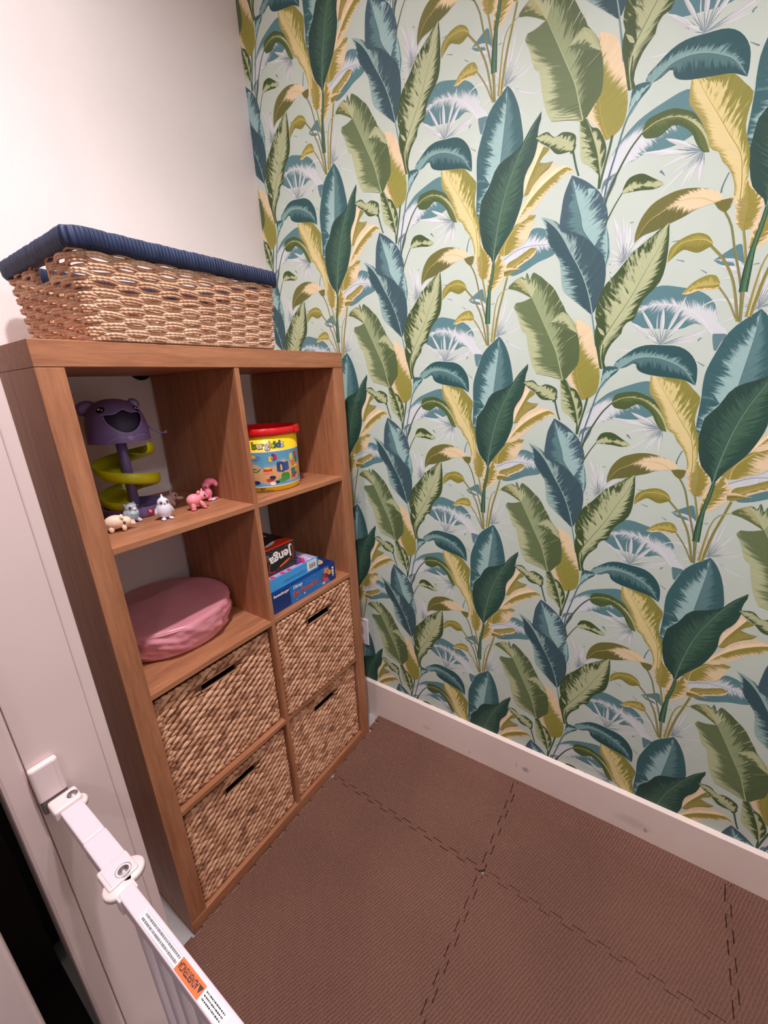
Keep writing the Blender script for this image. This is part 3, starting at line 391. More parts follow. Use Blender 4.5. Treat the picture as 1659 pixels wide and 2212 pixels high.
S([[1279.4,1075.1],[1304.4,1045.1],[1324.1,1006.7],[1336.6,960.6],[1342.9,929.7]],4.29,4.68,(142,138,84),(120,122,66))
S([[1304.4,997.1],[1316.5,980.2],[1327.0,962.9],[1339.7,935.4]],3.12,3.12,(150,140,90),(120,122,76))
S([[1392.1,1085.4],[1383.3,1050.3],[1371.3,1002.4],[1365.0,962.0],[1361.1,935.7]],4.68,5.46,(134,130,64),(150,146,86))
S([[876.6,1058.9],[856.9,1050.5],[846.1,1027.6],[840.9,985.2],[837.5,936.7]],1.56,6.63,(150,142,88),(150,142,80))
S([[876.2,1058.4],[857.0,1048.8],[847.5,1026.5],[843.0,985.5],[840.2,937.1]],0.58,2.34,(214,206,160),(200,190,140))
L([[837.0,1647.1],[831.4,1615.9],[826.8,1581.9],[824.4,1548.7],[823.3,1506.2]],[[833.7,1649.6],[829.2,1616.3],[823.4,1582.4],[818.7,1549.5],[817.5,1506.8]],[[840.2,1648.4],[837.0,1615.0],[831.4,1581.2],[831.2,1547.8],[831.4,1505.3]],((44,74,66),(66,104,76),[0.5],0.4,30),((44,80,58),(84,124,92),[0.6],0.4,30),None,0.00,0.12)
L([[834.9,1645.6],[838.1,1680.2],[845.2,1723.9],[854.1,1765.7],[866.8,1805.1],[881.2,1837.5],[898.7,1872.5],[914.3,1895.7],[936.2,1923.7]],[[833.8,1645.8],[830.1,1657.7],[809.6,1682.1],[799.8,1715.5],[794.8,1740.3],[797.0,1761.5],[800.3,1789.1],[814.9,1806.4],[823.0,1819.8],[834.8,1843.7],[848.6,1854.8],[874.1,1863.8],[893.0,1872.6],[903.6,1886.6],[915.7,1902.9],[936.2,1923.7]],[[837.1,1645.2],[847.2,1665.6],[861.4,1684.7],[877.2,1704.7],[886.7,1720.2],[897.4,1747.0],[904.0,1772.3],[903.6,1797.2],[909.2,1818.5],[923.2,1838.6],[929.5,1857.2],[931.9,1871.9],[930.5,1884.6],[932.4,1897.7],[936.6,1911.4],[936.2,1923.7]],((44,74,66),(64,98,82),[0.2,0.3,0.45,0.5,0.45,0.3,0.2,0.4],0.9,46),((46,80,70),(70,104,84),[0.2,0.3,0.4,0.5,0.5,0.3,0.2,0.1],0.9,46),(120,152,134),1.76,0.25)
L([[1312.9,1143.5],[1311.1,1172.0],[1302.6,1216.5],[1280.9,1252.7],[1259.2,1289.0],[1237.7,1323.6],[1217.6,1358.3]],[[1303.5,1144.7],[1300.5,1171.4],[1288.3,1199.1],[1274.4,1215.5],[1270.4,1228.5],[1254.8,1239.3],[1245.9,1259.7],[1234.7,1285.6],[1224.6,1302.2],[1211.1,1320.8],[1209.2,1339.0],[1209.6,1359.6]],[[1318.6,1145.9],[1319.2,1183.8],[1314.4,1222.4],[1308.4,1238.6],[1302.4,1260.1],[1303.5,1283.3],[1306.0,1306.0],[1291.9,1323.7],[1274.4,1343.4],[1258.6,1350.2],[1236.6,1355.6],[1217.6,1358.3]],((164,154,84),(222,208,150),[0.7,0.75,0.8,0.8,0.75,0.6,0.6,0.8],0.4,50),((140,138,66),(218,206,142),[0.8,0.7,0.4,0.28,0.3,0.4,0.55,0.6],1.3,28),(150,132,70),1.37,0.12)
L([[1112.6,1336.9],[1121.6,1353.7],[1129.0,1366.4],[1144.3,1376.7]],[[1107.4,1335.2],[1110.3,1359.8],[1113.6,1380.3],[1134.4,1381.3],[1144.3,1377.0]],[[1113.6,1335.9],[1126.7,1355.3],[1140.9,1368.6],[1144.4,1376.3]],((60,100,104),(156,192,190),[1.2,0.8,0.3,0.1],0.5,40),((60,100,104),(156,192,190),[0.9,0.5,0.2,0.1],0.5,40),None,0.00,0.12)
L([[1143.5,1376.7],[1159.2,1386.7],[1174.7,1396.0],[1200.2,1397.7],[1225.9,1391.6],[1251.8,1378.7],[1271.6,1363.8],[1292.7,1333.2]],[[1142.5,1377.7],[1132.1,1386.6],[1153.9,1405.0],[1172.2,1417.4],[1194.0,1422.5],[1222.3,1419.6],[1249.8,1415.5],[1268.9,1404.8],[1282.6,1388.8],[1291.1,1369.8],[1293.6,1344.3],[1292.7,1333.2]],[[1144.4,1376.3],[1156.9,1377.7],[1174.9,1386.5],[1180.6,1372.8],[1191.3,1364.6],[1211.4,1357.7],[1243.3,1351.4],[1271.2,1345.3],[1292.8,1332.8]],((48,88,92),(128,166,164),[1.2,0.7,0.3,0.25,0.2,0.16,0.1],0.7,60),((44,82,86),(84,122,124),[1.2,0.7,0.45,0.45,0.4,0.2],0.7,60),(150,180,174),1.95,0.12)
S([[1139.3,1300.8],[1118.5,1276.5],[1098.1,1238.2],[1084.9,1204.6],[1080.2,1181.2]],3.12,4.68,(70,92,62),(62,84,58))
L([[1136.8,1299.8],[1159.2,1309.9],[1181.2,1310.4],[1201.7,1304.4],[1219.6,1291.2],[1234.5,1274.5],[1245.6,1256.0],[1254.2,1234.6]],[[1136.7,1300.2],[1142.9,1317.0],[1157.9,1322.2],[1183.0,1323.4],[1203.7,1315.5],[1221.2,1304.1],[1236.7,1281.9],[1247.5,1259.7],[1254.1,1235.2]],[[1136.8,1299.4],[1144.2,1288.2],[1167.2,1283.7],[1178.5,1289.8],[1189.6,1295.3],[1207.0,1287.6],[1221.9,1272.6],[1230.4,1255.8],[1242.3,1238.1],[1254.3,1234.0]],((76,96,56),(184,192,148),[0,0.0,0.1,0.2,0.6,0.9,1.2],0.5,46),((76,96,56),(96,112,64),[0.2,0.3,0.3,0.4,0.6,1.0],0.5,46),(186,180,112),1.56,0.12)
L([[1293.9,1128.3],[1297.5,1142.3],[1293.6,1147.8],[1272.9,1148.7]],[[1296.3,1128.5],[1302.9,1136.9],[1307.2,1150.7],[1291.8,1150.0],[1272.9,1149.1]],[[1291.6,1128.1],[1282.7,1135.2],[1276.8,1143.5],[1273.0,1148.4]],((230,210,172),(112,112,58),[0.9,0.7,0.5,0.9],0.6,40),((112,112,58),(112,112,58),[0.5],0.4,40),None,0.00,0.12)
L([[1284.0,1149.0],[1272.8,1149.5],[1257.1,1158.8],[1233.5,1164.1],[1210.2,1161.2],[1183.7,1149.2],[1165.3,1137.5],[1145.5,1105.5]],[[1286.5,1154.0],[1275.3,1166.8],[1256.6,1176.0],[1231.2,1182.4],[1214.4,1183.5],[1197.6,1181.0],[1172.4,1171.1],[1154.8,1150.7],[1146.6,1125.9],[1145.5,1105.5]],[[1277.9,1147.5],[1262.0,1146.3],[1242.9,1141.5],[1228.6,1135.1],[1207.1,1128.4],[1183.3,1120.6],[1160.2,1116.0],[1145.6,1104.8]],((112,112,58),(230,210,172),[1.3,1.0,0.3,-0.2,-0.2,-0.2],0.5,46),((104,106,56),(230,210,172),[1.3,1.1,0.5,-0.2,-0.2,-0.2],0.5,46),(206,190,116),1.76,0.12)
L([[1282.2,1078.1],[1268.0,1087.2],[1245.9,1089.9],[1226.1,1084.6],[1211.2,1057.5]],[[1283.1,1078.2],[1273.9,1092.4],[1258.0,1100.8],[1241.3,1100.1],[1225.1,1093.3],[1212.5,1081.4],[1210.8,1057.8]],[[1282.7,1074.6],[1262.4,1066.0],[1248.3,1070.5],[1235.8,1075.7],[1222.9,1067.8],[1211.3,1057.0]],((142,138,58),(164,156,76),[0.5],0.5,40),((132,128,56),(150,144,70),[0.5],0.5,40),(206,194,112),1.37,0.12)
L([[1304.5,1002.4],[1287.2,1002.3],[1270.4,1002.7],[1243.9,993.8]],[[1304.9,1005.6],[1296.6,1019.0],[1281.4,1021.9],[1262.2,1013.7],[1251.5,1003.3],[1243.9,994.3]],[[1304.8,994.6],[1288.2,995.2],[1271.3,995.4],[1254.6,991.5],[1244.0,993.4]],((150,146,70),(190,178,100),[0.5],0.8,30),((234,208,150),(150,140,70),[0.7,0.6,0.4,0.2],0.9,30),None,0.00,0.12)
L([[1078.1,1307.7],[1068.1,1324.7],[1055.3,1364.4],[1049.3,1412.8],[1043.5,1460.1],[1042.6,1492.2]],[[1070.6,1306.8],[1063.3,1314.9],[1050.1,1335.2],[1032.7,1358.6],[1036.9,1379.0],[1038.3,1432.6],[1039.0,1469.8],[1042.6,1492.2]],[[1086.3,1310.5],[1102.3,1325.7],[1105.5,1362.0],[1097.9,1399.9],[1089.2,1435.6],[1075.2,1471.4],[1055.9,1486.2],[1042.6,1492.2]],((230,210,172),(150,142,66),[0.8,0.5,0.5,0.6,0.1,0],0.6,44),((230,210,172),(148,146,68),[1.4,1.3,1.1,0.65,0.3,0.1,0],0.55,44),(176,164,96),1.17,0.12)
L([[1023.7,831.6],[1013.3,866.0],[1001.7,902.4],[980.6,944.6],[959.5,986.6],[936.5,1030.4]],[[1019.0,831.9],[989.0,843.6],[962.3,849.8],[952.0,861.0],[942.3,883.0],[934.8,910.7],[925.5,950.8],[915.4,957.0],[904.1,991.4],[891.8,1019.8],[914.8,1023.7],[936.1,1029.8]],[[1031.4,836.0],[1045.9,854.9],[1055.9,870.0],[1055.4,905.3],[1048.7,936.4],[1037.9,964.1],[1016.2,991.2],[1013.4,1000.5],[1003.4,1016.1],[988.3,1042.5],[974.0,1055.9],[954.7,1074.3]],((182,192,150),(104,122,84),[0.3,0.45,0.75,0.55,0.5,0.85,1.1,1.2],0.5,34),((86,104,68),(150,166,124),[-0.1,0.0,0.2,0.35,0.5,0.5,0.6],0.8,34),(176,190,142),2.34,0.12)
L([[1048.7,936.4],[1034.7,948.7],[1015.1,975.1],[983.9,967.8]],[[1049.8,936.6],[1033.1,970.6],[1014.3,987.3],[1005.4,985.9],[983.9,967.8]],[[1047.5,938.6],[1025.9,947.2],[1002.7,958.3],[983.9,967.8]],((170,182,136),(182,192,150),[0.5],0.3,34),((96,114,76),(182,192,150),[0.4],1.0,44),None,0.00,0.12)
L([[936.5,1030.4],[925.6,1049.3],[915.4,1064.2],[902.8,1078.4]],[[936.1,1028.8],[914.0,1042.6],[894.1,1052.8],[876.6,1059.4],[888.5,1071.4],[902.8,1078.4]],[[954.7,1073.8],[936.8,1084.6],[929.9,1068.9],[926.6,1078.3],[920.9,1087.9],[920.3,1072.1],[911.1,1079.2],[902.8,1078.4]],((100,114,70),(176,176,126),[0.2,0.4,0.5,0.9],0.7,34),((90,110,76),(182,192,150),[0.6,0.6,0.7,0.5],0.7,34),(190,196,150),1.76,0.12)
S([[1001.6,905.0],[1018.9,918.4],[1034.0,927.5],[1048.7,936.4]],0.97,0.58,(196,198,150),(196,198,150))
S([[1006.0,907.9],[1021.1,919.3],[1036.3,926.2],[1048.5,933.9]],0.97,1.76,(70,88,58),(70,88,58))
S([[974.0,1054.8],[970.0,1047.1],[965.8,1039.3]],1.76,0.20,(196,204,178),(196,204,178))
S([[989.5,1042.1],[982.7,1032.9],[975.9,1023.5]],1.76,0.20,(196,204,178),(196,204,178))
S([[1003.4,1016.1],[993.1,1003.2],[982.5,990.0]],1.76,0.20,(196,204,178),(196,204,178))
S([[1012.8,1008.9],[1007.6,1003.4],[1002.4,997.8]],1.76,0.20,(196,204,178),(196,204,178))
S([[1017.6,835.5],[991.4,842.8],[957.4,851.4]],1.36,0.39,(74,92,58),(74,92,58))
S([[1016.3,842.6],[988.8,848.1],[962.0,856.1]],1.36,0.39,(74,92,58),(74,92,58))
S([[1014.9,849.6],[986.1,853.3],[966.5,860.8]],1.36,0.39,(74,92,58),(74,92,58))
S([[1013.5,856.6],[983.4,858.6],[971.1,865.5]],1.36,0.39,(74,92,58),(74,92,58))
S([[1012.1,863.7],[980.7,863.8],[975.6,870.1]],1.36,0.39,(74,92,58),(74,92,58))
S([[1083.4,1311.5],[1079.8,1288.7],[1075.7,1270.5],[1069.7,1239.7],[1067.2,1223.0]],4.68,4.29,(72,98,64),(66,92,66))
S([[1066.2,1258.2],[1065.6,1241.7],[1066.2,1222.9]],2.73,4.29,(62,90,58),(62,90,58))
L([[1067.1,1247.9],[1057.8,1288.9],[1042.8,1329.4],[1030.1,1355.8]],[[1064.1,1247.9],[1045.8,1268.4],[1026.6,1285.0],[1020.5,1326.0],[1017.8,1354.3],[1030.0,1356.8]],[[1068.1,1258.3],[1074.0,1278.7],[1072.1,1300.8],[1056.2,1331.0],[1042.1,1338.4],[1031.3,1356.7]],((182,192,150),(70,92,54),[0.9,0.5,0.5,0.6,1.2],1.0,30),((66,88,52),(182,192,150),[0.4,0.5,0.3,0.1],0.9,26),(176,186,136),1.37,0.12)
L([[1009.0,1305.9],[987.0,1328.0],[967.5,1341.0],[947.9,1350.0],[927.3,1354.0]],[[1011.7,1309.9],[1010.9,1334.4],[985.7,1347.5],[967.3,1343.7],[951.7,1358.1],[934.7,1356.8],[927.3,1354.4]],[[1002.7,1308.0],[975.7,1310.6],[957.7,1327.8],[939.9,1340.9],[927.4,1351.9]],((70,92,56),(182,192,150),[0.5],0.9,30),((68,90,56),(184,192,148),[0.3,0.5,0.7,0.6],1.0,30),None,0.00,0.12)
S([[1007.8,1307.9],[1011.9,1293.4],[1017.3,1274.6],[1023.6,1257.9]],4.29,3.51,(66,96,76),(64,92,80))
S([[1013.2,1317.1],[1008.8,1307.9],[1002.9,1304.9]],1.95,5.85,(66,92,56),(66,92,56))
L([[1094.4,1068.2],[1096.2,1104.1],[1089.2,1149.5]],[[1093.4,1068.1],[1068.4,1113.8],[1077.2,1129.0],[1089.2,1149.5]],[[1095.4,1068.3],[1101.1,1093.5],[1096.2,1126.1],[1089.2,1149.5]],((80,112,120),(156,192,190),[0.4],0.8,40),((156,192,190),(60,100,104),[0.5],0.7,40),None,0.00,0.12)
L([[1066.1,1117.0],[1042.0,1150.7],[1034.7,1178.9],[1024.0,1211.0],[1015.7,1240.9],[1010.0,1262.4]],[[1060.4,1112.1],[1032.0,1132.2],[994.0,1158.9],[990.8,1174.5],[992.4,1199.0],[995.8,1227.6],[1002.9,1247.1],[1010.0,1262.4]],[[1068.3,1115.0],[1089.0,1151.6],[1086.8,1181.5],[1074.3,1208.5],[1061.2,1224.9],[1037.7,1245.4],[1010.0,1262.4]],((66,94,106),(94,132,134),[0.5,0.6,0.5,0.3,0.1],0.6,34),((68,96,108),(156,192,190),[1.1,0.85,0.6,0.55,0.4,0],0.8,30),(64,92,104),1.37,0.12)
L([[1059.2,1224.9],[1052.0,1216.2],[1041.1,1200.9]],[[1058.2,1224.8],[1045.0,1228.7],[1046.2,1213.9],[1041.1,1200.9]],[[1060.3,1223.8],[1058.1,1214.3],[1048.7,1207.6],[1041.1,1200.9]],((156,192,190),(156,192,190),[0.5],0.3,30),((156,192,190),(94,132,134),[0.5],0.3,30),None,0.00,0.12)
S([[1121.8,1355.5],[1106.5,1329.5],[1096.5,1290.5],[1082.8,1233.7],[1078.5,1193.8]],3.12,3.90,(84,114,126),(96,122,132))
S([[1075.5,977.4],[1080.3,956.6],[1085.4,933.2],[1090.9,904.9]],2.73,3.90,(110,146,150),(96,126,124))
L([[1076.5,977.6],[1067.4,1011.8],[1055.3,1045.3],[1039.1,1078.2],[1018.7,1111.9],[999.2,1145.7],[978.0,1172.7],[947.8,1197.7]],[[1073.5,975.9],[1048.4,998.4],[1023.0,1020.0],[1008.9,1034.4],[1003.0,1055.6],[997.1,1095.0],[983.6,1118.2],[969.0,1139.1],[961.3,1163.8],[959.0,1177.4],[947.8,1197.7]],[[1079.5,979.2],[1088.1,1000.7],[1095.8,1029.6],[1096.4,1061.7],[1088.3,1092.3],[1063.8,1120.1],[1037.3,1143.7],[998.3,1159.1],[988.6,1176.6],[966.0,1190.1],[947.8,1197.7]],((150,184,180),(56,86,94),[1.2,1.0,0.6,0.6,0.9,1.2,1.0,0.1],0.7,50),((62,90,98),(152,182,178),[-0.1,-0.1,0.0,0.1,0.5,0.7,1.2],0.9,30),(160,188,180),2.15,0.20)
L([[1108.0,853.7],[1100.3,894.4],[1107.2,922.7],[1126.5,957.4],[1151.8,1001.0],[1176.0,1053.5],[1193.8,1090.0],[1205.1,1130.3]],[[1103.6,855.2],[1095.5,888.5],[1087.0,918.9],[1085.2,935.6],[1088.4,953.1],[1082.5,973.7],[1087.7,1005.3],[1095.8,1029.6],[1119.3,1055.4],[1141.6,1084.4],[1158.9,1098.1],[1182.5,1115.9],[1195.7,1125.4],[1205.1,1130.7]],[[1114.2,855.1],[1112.2,879.6],[1123.8,909.0],[1141.2,928.1],[1144.3,947.6],[1162.2,954.4],[1170.8,983.5],[1180.5,998.7],[1200.4,1019.5],[1208.1,1046.7],[1208.9,1089.5],[1205.2,1129.7]],((66,86,50),(182,192,150),[0,0,0.0,0.55,0.6,0.6,0.65,0.6,0.9],1.1,17),((66,86,50),(182,192,150),[0.2,0.6,0.7,0.65,0.55,0.5,0.45,0.2],0.8,30),(72,92,54),1.56,0.12)
S([[1114.2,855.1],[1106.9,878.5],[1106.4,908.0]],5.85,1.95,(70,90,56),(70,90,56))
L([[1106.8,927.5],[1099.8,935.9],[1090.6,946.3]],[[1106.8,926.6],[1098.1,931.9],[1090.6,945.8]],[[1107.0,929.0],[1101.7,938.6],[1090.6,946.8]],((182,192,150),(182,192,150),[0.5],0.1,20),((182,192,150),(182,192,150),[0.5],0.1,20),None,0.00,0.12)
S([[1114.1,682.0],[1101.3,661.2],[1085.6,629.0]],1.95,3.12,(70,92,60),(70,92,60))
L([[1113.0,681.1],[1127.7,689.1],[1145.2,686.7],[1186.1,676.8]],[[1112.9,682.1],[1115.4,692.0],[1124.2,704.3],[1145.6,705.7],[1168.0,691.6],[1185.9,678.9]],[[1115.4,679.1],[1130.9,677.9],[1148.3,676.4],[1169.8,672.8],[1186.1,676.3]],((66,88,46),(184,192,148),[0.5,0.2,0.1,0.4,1.1],0.8,24),((66,88,46),(184,192,148),[1.0,0.8,0.3,0.6,1.1],0.8,24),None,0.00,0.12)
def resample(p, n, cat=True):
    p = np.array(p, float)
    if len(p) > 2 and cat:                                  # smooth through the points
        q = np.vstack([2*p[0]-p[1], p, 2*p[-1]-p[-2]]); o = []
        for i in range(1, len(q)-2):
            t = np.linspace(0, 1, 6, endpoint=False)[:, None]
            a, b, c, d = q[i-1], q[i], q[i+1], q[i+2]
            o.append(.5*((2*b)+(c-a)*t+(2*a-5*b+4*c-d)*t*t+(3*b-a-3*c+d)*t**3))
        p = np.vstack(o+[p[-1:]])
    s = np.r_[0, np.cumsum(np.linalg.norm(np.diff(p, axis=0), axis=1))]
    t = np.linspace(0, s[-1], n)
    return np.c_[np.interp(t, s, p[:, 0]), np.interp(t, s, p[:, 1])], s[-1]
def leaf_arrays():
    P, LAY, CE, CI, LC, LP, F = [], [], [], [], [], [], []
    VS = []
    base = 0; lay = 0
    def grid(pts, nr, nc, ce, ci, lc, lp, lay, vs=.05):
        nonlocal base
        P.append(pts.reshape(-1, 2)); k = nr*nc
        LAY.append(np.full(k, lay)); VS.append(np.full(k, vs)); CE.append(ce.reshape(-1, 3)); CI.append(ci.reshape(-1, 3)); LC.append(lc.reshape(-1, 3)); LP.append(lp.reshape(-1, 3))
        i, j = np.meshgrid(np.arange(nr-1), np.arange(nc-1), indexing='ij'); a = base+i*nc+j
        F.append(np.stack([a, a+1, a+nc+1, a+nc], -1).reshape(-1, 4)); base += k
    for idx, s in enumerate(SH):
        lay += 1
        if s[0] == 'L':
            _, rib, A, B, sA, sB, rc, rw, vs = s
            small = len(rib) == 5 and len(A) == 5
            n = 9 if small else 24; m = 4 if small else 6
            R, Ln = resample(rib, n); Ln /= 1000
            for side, (O, sc) in enumerate(((A, sA), (B, sB))):
                E_, _ = resample(O, n)
                v = np.linspace(0, 1, m)[None, :, None]
                pts = R[:, None]*(1-v)+E_[:, None]*v
                sshape = (n, m, 3)
                ce = np.broadcast_to(np.array(lin(sc[0])), sshape); ci = np.broadcast_to(np.array(lin(sc[1])), sshape)
                tt = np.linspace(0, 1, n); th = np.interp(tt, np.linspace(0, 1, len(sc[2])), sc[2]) if len(sc[2]) > 1 else np.full(n, sc[2][0])
                vv = np.broadcast_to(np.linspace(0, 1, m)[None], (n, m))
                fr = max(4, sc[4]*Ln*6)
                lc = np.stack([(tt[:, None]-.11*vv)*fr, vv*1.6, np.full((n, m), idx*2.37+side*.9)], -1)
                lp = np.stack([vv, np.broadcast_to(th[:, None], (n, m)), np.full((n, m), sc[3])], -1)
                grid(pts, n, m, ce, ci, lc, lp, lay, vs)
            if rc:
                lay += 1
                d = np.gradient(R, axis=0); d /= np.linalg.norm(d, axis=1)[:, None]+1e-9; nn = np.c_[-d[:, 1], d[:, 0]]
                w = (rw*.5*np.linspace(1, .25, n))[:, None]
                pts = np.stack([R-nn*w, R+nn*w], 1); z = np.zeros((n, 2, 3)); c = z+np.array(lin(rc))
                lc = z.copy(); lc[..., 0] = np.linspace(0, 20, n)[:, None]; lc[..., 2] = idx
                grid(pts, n, 2, c, c, lc, z, lay)
        else:
            _, p, w0, w1, c0, c1 = s
            n = 14; R, Ln = resample(p, n)
            d = np.gradient(R, axis=0); d /= np.linalg.norm(d, axis=1)[:, None]+1e-9; nn = np.c_[-d[:, 1], d[:, 0]]
            w = (np.linspace(w0, w1, n)*.5)[:, None]
            pts = np.stack([R-nn*w, R, R+nn*w], 1); z = np.zeros((n, 3, 3)); c = np.stack([z[:, 0]+lin(c0), z[:, 0]+lin(c0), z[:, 0]+lin(c1)], 1)
            lc = z.copy(); lc[..., 0] = np.linspace(0, 12, n)[:, None]; lc[..., 1] = np.array([0, .5, 1])[None]; lc[..., 2] = idx
            grid(pts, n, 3, c, c, lc, z, lay)
    cat = np.concatenate
    return cat(P)/1000, cat(LAY), cat(CE), np.c_[cat(CI), cat(VS)], cat(LC), cat(LP), cat(F)

UMAX = 2.45
def build_right_wall():
    P, LAY, CE, CI, LC, LP, F = leaf_arrays()
    zlo, zhi = .02, CEIL
    VP, VC = [], []
    allF = []; off = 0; sel = []
    for i in range(-3, 5):
        for j in range(-3, 5):
            q = P+np.array([i*PU, j*PV])
            fu = q[F][:, :, 0]; fv = q[F][:, :, 1]
            ok = (fu.max(1) > 0) & (fu.min(1) < UMAX) & (fv.max(1) > zlo) & (fv.min(1) < zhi)
            if not ok.any(): continue
            f = F[ok]; used, inv = np.unique(f, return_inverse=True)
            q = q[used]; q[:, 0] = np.clip(q[:, 0], 0, UMAX); q[:, 1] = np.clip(q[:, 1], zlo, zhi)
            VP.append(q); sel.append(used); allF.append(inv.reshape(-1, 4)+off); off += len(used)
    q = np.concatenate(VP); sel = np.concatenate(sel); f = np.concatenate(allF)
    y = YB-q[:, 0]; co = np.c_[XW-BW*y-2e-5-LAY[sel]*2.0e-6, y, q[:, 1]]
    # solid wall behind the print, first 8 verts
    y0, y1 = YB-UMAX, YB+.12
    wv = np.array([(wx(y), y, z) for z in (0, CEIL) for y in (y0, y1)]+[(wx(y)+.12, y, z) for z in (0, CEIL) for y in (y0, y1)])
    wf = np.array([(0, 1, 3, 2), (4, 6, 7, 5), (0, 2, 6, 4), (1, 5, 7, 3), (2, 3, 7, 6), (0, 4, 5, 1)])
    co = np.vstack([wv, co]); f = np.vstack([wf, f+8]); n = len(co)
    me = bpy.data.meshes.new('wall_right')
    me.vertices.add(n); me.vertices.foreach_set('co', co.astype(np.float32).ravel())
    me.loops.add(f.size); me.loops.foreach_set('vertex_index', f.astype(np.int32).ravel())
    me.polygons.add(len(f)); me.polygons.foreach_set('loop_start', np.arange(0, f.size, 4, dtype=np.int32))
    mi = np.ones(len(f), np.int32); mi[:6] = 0
    me.materials.append(M_paper); me.materials.append(M_leaf)
    me.polygons.foreach_set('material_index', mi)
    def put(name, typ, key, arr, w):
        a = me.attributes.new(name, typ, 'POINT'); d = np.zeros((n, w), np.float32); d[8:, :arr.shape[1]] = arr[sel]
        if w == 4 and arr.shape[1] == 3: d[:, 3] = 1
        a.data.foreach_set(key, d.ravel())
    put('ce', 'FLOAT_COLOR', 'color', CE, 4); put('ci', 'FLOAT_COLOR', 'color', CI, 4)
    put('lc', 'FLOAT_VECTOR', 'vector', LC, 3); put('lp', 'FLOAT_VECTOR', 'vector', LP, 3)
    me.polygons.foreach_set('use_smooth', np.zeros(len(f), bool))
    me.update(calc_edges=True); me.validate()
    o = link(me, 'wall_right'); o['kind'] = 'structure'
build_right_wall()
# ------------------------------------------------------------------ room shell
JY = -.10                                                      # left jamb face
DY = -1.12                                                     # other jamb (outside the picture)
LX0, LX1 = -.1872, -.0891                                      # partition wall
struct('wall_back', bx(LX0, wx(YB)+.1, YB, YB+.1, 0, CEIL), M_wall)
bm = bmesh.new(); box(bm, LX0, LX1, JY+.012, YB, 0, CEIL); box(bm, LX0, LX1, YB-UMAX, DY-.012, 0, CEIL); box(bm, LX0, LX1, DY-.012, JY+.012, 2.46, CEIL)  # unseen door head, raised so the hall light reaches the back wall
struct('wall_left', bm, M_wall)
struct('wall_front', bx(LX0, wx(YB-UMAX)+.1, YB-UMAX-.1, YB-UMAX, 0, CEIL), M_wall)
struct('ceiling', bx(-2.6, wx(0)+.1, YB-UMAX-.1, 1.3, CEIL, CEIL+.08), M_ceil)
struct('floor', bx(-.2203, wx(0)+.1, YB-UMAX-.1, 1.3, -.06, 0), M_floor)
struct('floor_hall', bx(-2.6, -.2203, YB-UMAX-.1, 1.3, -.06, 0), M_hfloor)  # near-black colour puts the hall's darkness into the floor
# door lining and casings
bm = bmesh.new(); box(bm, LX0, LX1, JY, JY+.012, 0, 2.46); box(bm, LX0, LX1, DY-.012, DY, 0, 2.46); box(bm, LX0, LX1, DY, JY, 2.448, 2.46)
struct('trim_1', bm, M_trim, bevel=.0015)
def casing(x0, x1):
    b = bmesh.new()
    box(b, x0, x1, JY-.0006, JY+.074, 0, 2.46); box(b, x0, x1, DY-.074, DY+.0006, 0, 2.46); box(b, x0, x1, DY-.074, JY+.074, 2.46, 2.53)
    return b
struct('trim_2', casing(LX1, -.0707), M_trim, bevel=.0025)
struct('trim_3', casing(-.2203, LX0), M_trim, bevel=.006)
# hall beyond the doorway; near-black door and end wall stand for its darkness
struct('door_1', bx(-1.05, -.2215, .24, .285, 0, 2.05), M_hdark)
bm = bmesh.new(); box(bm, -.62, -.2775, -.25, -.14, 0, CEIL)
struct('wall_hall', bm, M_trim, bevel=.004)
struct('wall_hall_end', bx(-2.6, LX0, .30, .4, 0, CEIL), M_hdark)
